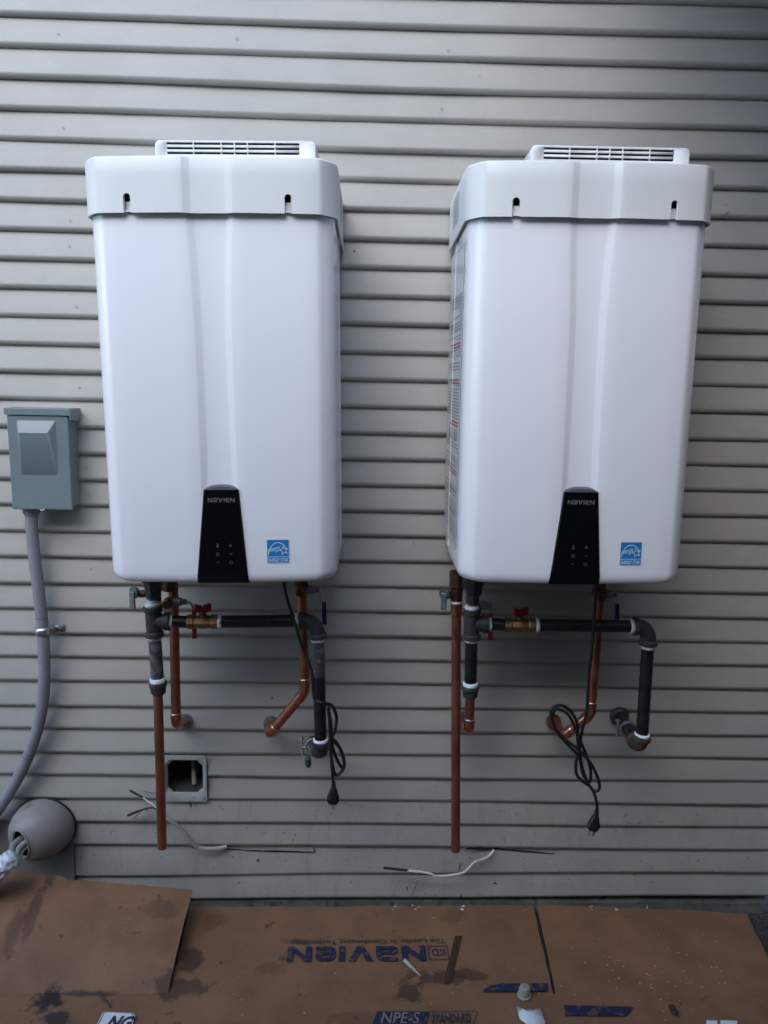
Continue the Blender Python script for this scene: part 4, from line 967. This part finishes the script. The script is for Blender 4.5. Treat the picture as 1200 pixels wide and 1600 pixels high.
loose('white cut cable with black tip drooping from seam near right drain pipe', [
    ([(772, 1328, -.008), (766, 1336, -.016), (756, 1342, -.024), (742, 1347, -.032), (734, 1355, -.038), (725, 1363, -.042), (710, 1367, -.046), (682, 1369, -.05), (668, 1364, -.05), (636, 1360, -.05)], 0.0034, jacket_w, 'jacket'),
    ([(684, 1369.5, -.052), (668, 1367, -.052), (652, 1364, -.052)], 0.0012, wire_bk, 'wire'),
    ([(638, 1360, -.05), (618, 1358, -.05), (599, 1356, -.05)], 0.0032, wire_bk, 'stripped_tip')])

# ------------------------------------------------------------------ flattened cardboard box on the ground
ZK = 0.017; TH = 0.004
def sheet_grid(fn, nu, nv):
    """closed thin sheet from fn(s,t)->top point"""
    topg = [[fn(s/nu, t/nv) for s in range(nu+1)] for t in range(nv+1)]
    for t in range(nv+1):                      # worn, slightly ragged edges
        for s in range(nu+1):
            if s in (0, nu): topg[t][s].x += random.uniform(-0.0009, 0.0009); topg[t][s].z += random.uniform(-0.0008, 0.0016)
            if t == 0: topg[t][s].y += random.uniform(-0.0012, 0.0006); topg[t][s].z += random.uniform(-0.0003, 0.0012)
            if t == nv and nv < 16: topg[t][s].z -= 0.0016
    m = MB(); m.grid(topg); botg = [[p - Vector((0, 0, TH)) for p in r] for r in topg]; m.grid(botg)
    for a, b in ((topg[0], botg[0]), (topg[-1], botg[-1]), ([r[0] for r in topg], [r[0] for r in botg]), ([r[-1] for r in topg], [r[-1] for r in botg])): m.grid([a, b])
    return m
box = empty('flattened_cardboard_box', (0, -0.6, 0)); tag(box, 'brown flattened cardboard box with blue print lying on the ground', 'cardboard box')
def quadfn(a, b, c, d, f=None):
    # a back-left, b back-right, c front-right, d front-left (t=0 back)
    def fn(s, t):
        p = (a.lerp(b, s)).lerp(d.lerp(c, s), t)
        if f: p.z += f(s, t)
        p.z += 0.0012*math.sin(p.x*9+p.y*7)+0.0008*math.sin(p.x*23-p.y*11)
        return p
    return fn
YCR = G(620, 1553, ZK).y
cL = lambda u: Vector((G(u, 1553, ZK).x, YCR, ZK))
# centre flap
mid_flap = sheet_grid(quadfn(G(298, 1418, ZK), G(833, 1416, ZK), Vector((G(864, 1553, ZK).x, YCR, ZK)), Vector((G(264, 1553, ZK).x, YCR, ZK)), lambda s, t: 0.002*(1-t) + 0.0025*math.exp(-((s-0.52+0.15*t)/0.02)**2)), 60, 12).build('flap', cardboard, box, smooth=40)
right_flap = sheet_grid(quadfn(G(839, 1414, ZK), G(1166, 1428, ZK), Vector((G(1226, 1553, ZK).x, YCR, ZK)), Vector((G(868, 1553, ZK).x, YCR, ZK)), lambda s, t: 0.004*(1-t)*(1-s) + 0.002*math.exp(-((s-0.35-0.3*t)/0.03)**2)), 40, 12).build('flap', cardboard, box, smooth=40)
# left flap is bent up; back edge raised
LB, RBk = Vector((-1.02, -0.075, 0.115)), Vector((-0.455, -0.052, 0.064))
RBk = P(301, 1391, -0.060); LB = P(-30, 1352, -0.095); LFront = Vector((G(-30, 1556, ZK).x, YCR, ZK)); RFront = Vector((G(262, 1553, ZK).x, YCR, ZK))
def lf_curve(s, t): return 0.012*math.sin(math.pi*t)*(1-s*0.3) - (0.006*math.sin(math.pi*s)*(1-t)) - 0.005*math.exp(-((s-0.42+0.42*t)/0.03)**2) + 0.003*math.exp(-((s-0.36+0.40*t)/0.025)**2)
left_flap = sheet_grid(quadfn(LB, RBk, RFront, LFront, lf_curve), 60, 15).build('flap', cardboard, box, smooth=40)
main_panel = sheet_grid(quadfn(Vector((-1.05, YCR-0.0006, ZK)), Vector((1.35, YCR-0.0006, ZK)), Vector((1.35, -0.95, ZK)), Vector((-1.05, -0.95, ZK)), lambda s, t: 0.0), 48, 16).build('main_panel', cardboard, box, smooth=40)
ZI = ZK+0.0048
def flat(nm, polys, mm, par, z=ZI):
    m = MB()
    for p in polys: m.add([Vector((a, b, z)) for a, b in p], [tuple(range(len(p)))])
    return m.build(nm, mm, par, fix=False)
def gq(*px): return [(G(u, v, ZI).x, G(u, v, ZI).y) for u, v in px]
# upside-down brand lettering on the centre flap, read from the wall side
a = G(664, 1477.5, ZI); b = G(450, 1479, ZI); hgt = (G(557, 1477, ZI)-G(557, 1500, ZI)).length
ux = (b-a).normalized(); uy = Vector((0, 0, 1)).cross(ux)
m = MB(); logo_on(m, a, ux, uy, (b-a).length, hgt); m.build('brand_print', ink_blue, mid_flap, fix=False)
m = MB(); a2 = G(695, 1464.5, ZI); b2 = G(453, 1467, ZI); ux2 = (b2-a2).normalized(); text_on(m, 'The Leader in Condensing Technology', a2, ux2, Vector((0, 0, 1)).cross(ux2), (b2-a2).length, 0.019, 0.006); m.build('slogan_print', ink_dark, mid_flap, fix=False)
m = MB(); a3 = G(695, 1482, ZI); b3 = G(674, 1482, ZI); text_on(m, 'KD', a3, ux, uy, (b3-a3).length, 0.024, 0.004); m.build('logo_letters', ink_blue, mid_flap, fix=False)
c0, c1 = G(699, 1477.5, ZI), G(670, 1499, ZI)
def frame_polys(x0, x1, y0, y1, t): return [[(x0, y0), (x1, y0), (x1, y0+t), (x0, y0+t)], [(x0, y1-t), (x1, y1-t), (x1, y1), (x0, y1)], [(x0, y0+t), (x0+t, y0+t), (x0+t, y1-t), (x0, y1-t)], [(x1-t, y0+t), (x1, y0+t), (x1, y1-t), (x1-t, y1-t)]]
flat('logo_frame', frame_polys(min(c0.x, c1.x), max(c0.x, c1.x), min(c0.y, c1.y), max(c0.y, c1.y), 0.002), ink_blue, mid_flap)
flat('print_bar', [gq((753, 1549), (868-11, 1549), (855, 1536), (783, 1536.5), (765, 1540))], ink_blue, mid_flap)
flat('print_bar', [gq((883, 1587), (978, 1587), (990, 1573), (881, 1570))], ink_blue, main_panel)
# product name block on the main panel
flat('name_block', [gq((581, 1602), (664, 1602), (671, 1580), (590, 1580))], ink_blue, main_panel)
blk = [gq((664, 1602), (664.01, 1602), (672, 1580), (671.9, 1580))]
fr = []
for p, q in (((671, 1580.0), (746, 1579.4)), ((746, 1579.4), (739, 1602))):
    A, B = G(*p, ZI), G(*q, ZI); d = (B-A).normalized(); n_ = Vector((-d.y, d.x, 0))*0.0008; fr.append([(A.x+n_.x, A.y+n_.y), (B.x+n_.x, B.y+n_.y), (B.x-n_.x, B.y-n_.y), (A.x-n_.x, A.y-n_.y)])
flat('name_frame', fr, ink_dark, main_panel)
m = MB(); a4 = G(595, 1599, ZI+0.001); b4 = G(657, 1599, ZI+0.001); text_on(m, 'NPE-S', a4, (b4-a4).normalized(), Vector((0, 1, 0)), (b4-a4).length, 0.030, 0.004, 0.25); m.build('name_print', ink_pale, main_panel, fix=False)
m = MB(); a4 = G(674, 1598, ZI+0.001); b4 = G(737, 1597, ZI+0.001); text_on(m, 'STANDARD', a4, (b4-a4).normalized(), Vector((0, 1, 0)), (b4-a4).length, 0.024, 0.03, 0.25); m.build('name_print', ink_dark, main_panel, fix=False)
m = MB(); a4 = G(414, 1449, ZI); text_on(m, '27"', a4, Vector((0.95, 0.3, 0)), Vector((-0.2, 1, 0)), 0.026, 0.012, 0.01); m.build('handwriting', mat('brown marker', (0.07, 0.02, 0.012), 0.7, var=0.2), mid_flap, fix=False)
m = MB(); text_on(m, 'a', G(460, 1502, ZI), ux*0 + Vector((-1, 0, 0)), Vector((0, -1, 0)), 0.006, 0.006, 0); 
m = MB(); ring_c = G(440, 1497, ZI)
for k in range(16):
    t0, t1 = 2*math.pi*k/16, 2*math.pi*(k+1)/16
    m.add([ring_c+Vector((math.cos(t)*r, math.sin(t)*r, 0)) for t, r in ((t0, .007), (t1, .007), (t1, .0056), (t0, .0056))], [(0, 1, 2, 3)])
text_on(m, 'R', ring_c+Vector((0.003, 0.0035, 0)), Vector((-1, 0, 0)), Vector((0, -1, 0)), 0.006, 0.007); m.build('registered_mark', ink_dark, mid_flap, fix=False)
m = MB(); text_on(m, '8', G(1050, 1586, ZI), Vector((1, 0, 0)), Vector((0, 1, 0)), 0.018, 0.030, 0.04); m.build('worn_print', ink_dark, main_panel, fix=False)
# white sticker reading NG
sq = [(150, 1604), (160, 1583), (165, 1581), (207, 1583), (211, 1587), (206, 1604)]
pg = [G(u, v, ZI+0.001) for u, v in sq]; m = MB(); m.add(pg, [tuple(range(6))]); ngs = m.build('fuel_sticker', paper, main_panel, fix=False, solid=0.0004)
m = MB(); cen = sum(pg, Vector())/6; pb = [cen + (p-cen)*0.95 + Vector((0, 0, 0.0005)) for p in pg]; pi_ = [cen + (p-cen)*0.89 + Vector((0, 0, 0.0005)) for p in pg]
m.grid([pb, pi_], close=True); a5 = G(163, 1607, ZI+0.0016); b5 = G(203, 1608, ZI+0.0016); text_on(m, 'NG', a5, (b5-a5).normalized(), Vector((0.1, 1, 0)).normalized(), (b5-a5).length, 0.034, 0.05, 0.2); m.build('sticker_letters', ink_dark, ngs, fix=False)
# brown tape strip stuck on the centre flap
m = MB(); m.add([G(u, v, ZI+0.0006) for u, v in ((693, 1535), (704, 1536), (722, 1462), (711, 1462))], [(0, 1, 2, 3)]); m.build('tape_strip', mat('brown tape', (0.06, 0.028, 0.014), 0.45, var=0.15, vscale=30), mid_flap, fix=False, solid=0.0004)

# ------------------------------------------------------------------ small things lying on the cardboard
q = G(819, 1556, ZK+0.003); o = empty('plastic_cap', q); tag(o, 'small beige plastic cap standing on the cardboard', 'cap')
m = MB(); m.lathe(q, (0, 0, 1), [(0, 0.0155), (0.004, 0.0158), (0.005, 0.0145)], 22); m.build('rim', frame_m, o, smooth=35)
m = MB(); m.lathe(q+Vector((0, 0, 0.005)), (0.05, 0, 1), [(0, 0.0138), (0.012, 0.0132), (0.018, 0.0115), (0.021, 0.0075)], 22); m.build('dome', mat('beige plastic', (0.34, 0.31, 0.25), 0.55, var=0.15, vscale=60), o, smooth=35)
a, b = G(632, 1500, ZK+0.009), G(657, 1525, ZK+0.004); dv = b-a
m = MB(); m.lathe(a, dv, [(0, 0.0042), (0.002, 0.0050), (dv.length*0.3, 0.0047), (dv.length*0.7, 0.0030), (dv.length*0.95, 0.0012), (dv.length, 0.0005)], 12)
tag(m.build('tapered_spike', mat('dirty ivory plastic', (0.42, 0.37, 0.31), 0.5, var=0.2, vscale=60), loc=a, smooth=40), 'pale tapered plastic spike lying across the printed brand lettering', 'spike')
pp = [(806, 1570), (812, 1577), (820, 1575), (836, 1577), (845, 1572), (848, 1586), (853, 1599), (838, 1604), (822, 1600), (812, 1592)]
m = MB(); random.seed(2); pv = [G(u, v, ZK+0.004+random.uniform(0, 0.004)) for u, v in pp]; cc = sum(pv, Vector())/len(pv); cc.z += 0.003
m.add(pv+[cc], [(k, (k+1) % len(pv), len(pv)) for k in range(len(pv))]); tag(m.build('paper_scrap', paper, loc=(cc.x, cc.y, ZK), smooth=60, solid=0.0004), 'torn white paper scrap below the beige plastic cap', 'paper')
m = MB(); a = G(1092, 1600, ZK+0.004)
for k, (u0, u1) in enumerate(((1102, 1121), (1124, 1152))): m.add([G(u, v, ZK+0.0035) for u, v in ((u0, 1610), (u1, 1610), (u1, 1595), (u0+2, 1594))], [(0, 1, 2, 3)])
tag(m.build('white_sticker', paper, loc=(a.x, a.y, ZK), fix=False, solid=0.0005), 'torn white sticker at the bottom right edge of cardboard', 'sticker')
a, b = G(152, 1551, ZK+0.005), G(173, 1573, ZK+0.005)
m = MB(); m.tube([a, a.lerp(b, .5)+Vector((.002, 0, .001)), b], [0.003, 0.0025, 0.0018], 8); tag(m.build('dark_twig', sheath, loc=a, smooth=50), 'short dark twig on the cardboard above the white square sticker', 'twig')
q = P(140, 1388, -0.075); m = MB(); random.seed(4); rows = []
for t in range(9):
    c = P(124+t*3.2, 1380+t*1.8, -0.075+0.001*t); h = 0.004+0.008*math.sin(math.pi*t/8)
    rows.append([c + Vector((0, math.cos(an)*h*0.6, math.sin(an)*h))*random.uniform(0.75, 1.25) for an in [2*math.pi*k/10 for k in range(10)]])
m.grid(rows, close=True); m.add(rows[0], [tuple(range(10))]); m.add(rows[-1], [tuple(range(10))])
tag(m.build('dried_leaf_clump', stone, loc=q, smooth=60), 'small dark clump resting on the raised cardboard edge', 'debris')
# stray fibres on the wall foot
a, b = P(652, 1376, -0.012), P(641, 1402, -0.014); m = MB(); m.tube(spline([a, a.lerp(b, .5)+Vector((.003, 0, 0)), b], 4), 0.0008, 6); tag(m.build('thin_stalk', mat('dry stalk', (0.12, 0.09, 0.07), 0.8, var=0.2), loc=b, smooth=50), 'thin dry stalk leaning on the lowest siding board', 'stalk')
# crumbs and grit
def scatter(name, label, pts, mm, smin, smax, flatz=0.5):
    m = MB()
    for p in pts:
        s = random.uniform(smin, smax); vs = []
        for d in ((1,0,0),(-.6,.8,0),(-.6,-.8,0),(0,0,1)): vs.append(p + Vector((d[0]*s*random.uniform(.6,1.4), d[1]*s*random.uniform(.6,1.4), d[2]*s*flatz*random.uniform(.7, 1.3))))
        rz = random.uniform(0, 6.28); c, s_ = math.cos(rz), math.sin(rz)
        vs = [p + Vector(((v-p).x*c-(v-p).y*s_, (v-p).x*s_+(v-p).y*c, (v-p).z)) for v in vs]
        m.add(vs, [(0, 1, 3), (1, 2, 3), (2, 0, 3), (2, 1, 0)])
    return tag(m.build(name, mm, fix=False), label, None, kind='stuff')
random.seed(21)
pts = []
for k in range(150):
    u = random.gauss(1000, 90) if random.random() < 0.6 else random.uniform(350, 1190); v = random.gauss(1535, 30) if random.random() < 0.6 else random.uniform(1425, 1598)
    if 845 < u < 875: continue
    if 1420 < v < 1600 and 330 < u < 1160: pts.append(G(u, v, ZK+0.0032))
scatter('wood_crumbs', 'pale wood crumbs scattered on the cardboard', pts, mat('pale crumbs', (0.45, 0.36, 0.25), 0.8, var=0.3, vscale=200), 0.0005, 0.0032, 0.3)
pts = [Vector((random.uniform(-0.5, 1.2), random.gauss(-0.016, 0.012), random.uniform(0.0, 0.004))) for k in range(1500)]
pts += [Vector((random.uniform(0.92, 1.16), random.uniform(-0.5, -0.02), 0.001)) for k in range(1500)]
scatter('grit', 'dark grit along the foot of the wall', pts, stone, 0.0012, 0.0042, 0.8)
pts = [G(random.choice([u for u in (615, 648, 650, 652, 722, 723, 820, 926, 964, 1010)])+random.uniform(-4, 4), random.uniform(1414, 1423), 0.022) for k in range(40)]
scatter('pale_chips', 'pale paint chips along the foot of the wall', pts, paper, 0.0012, 0.0035)
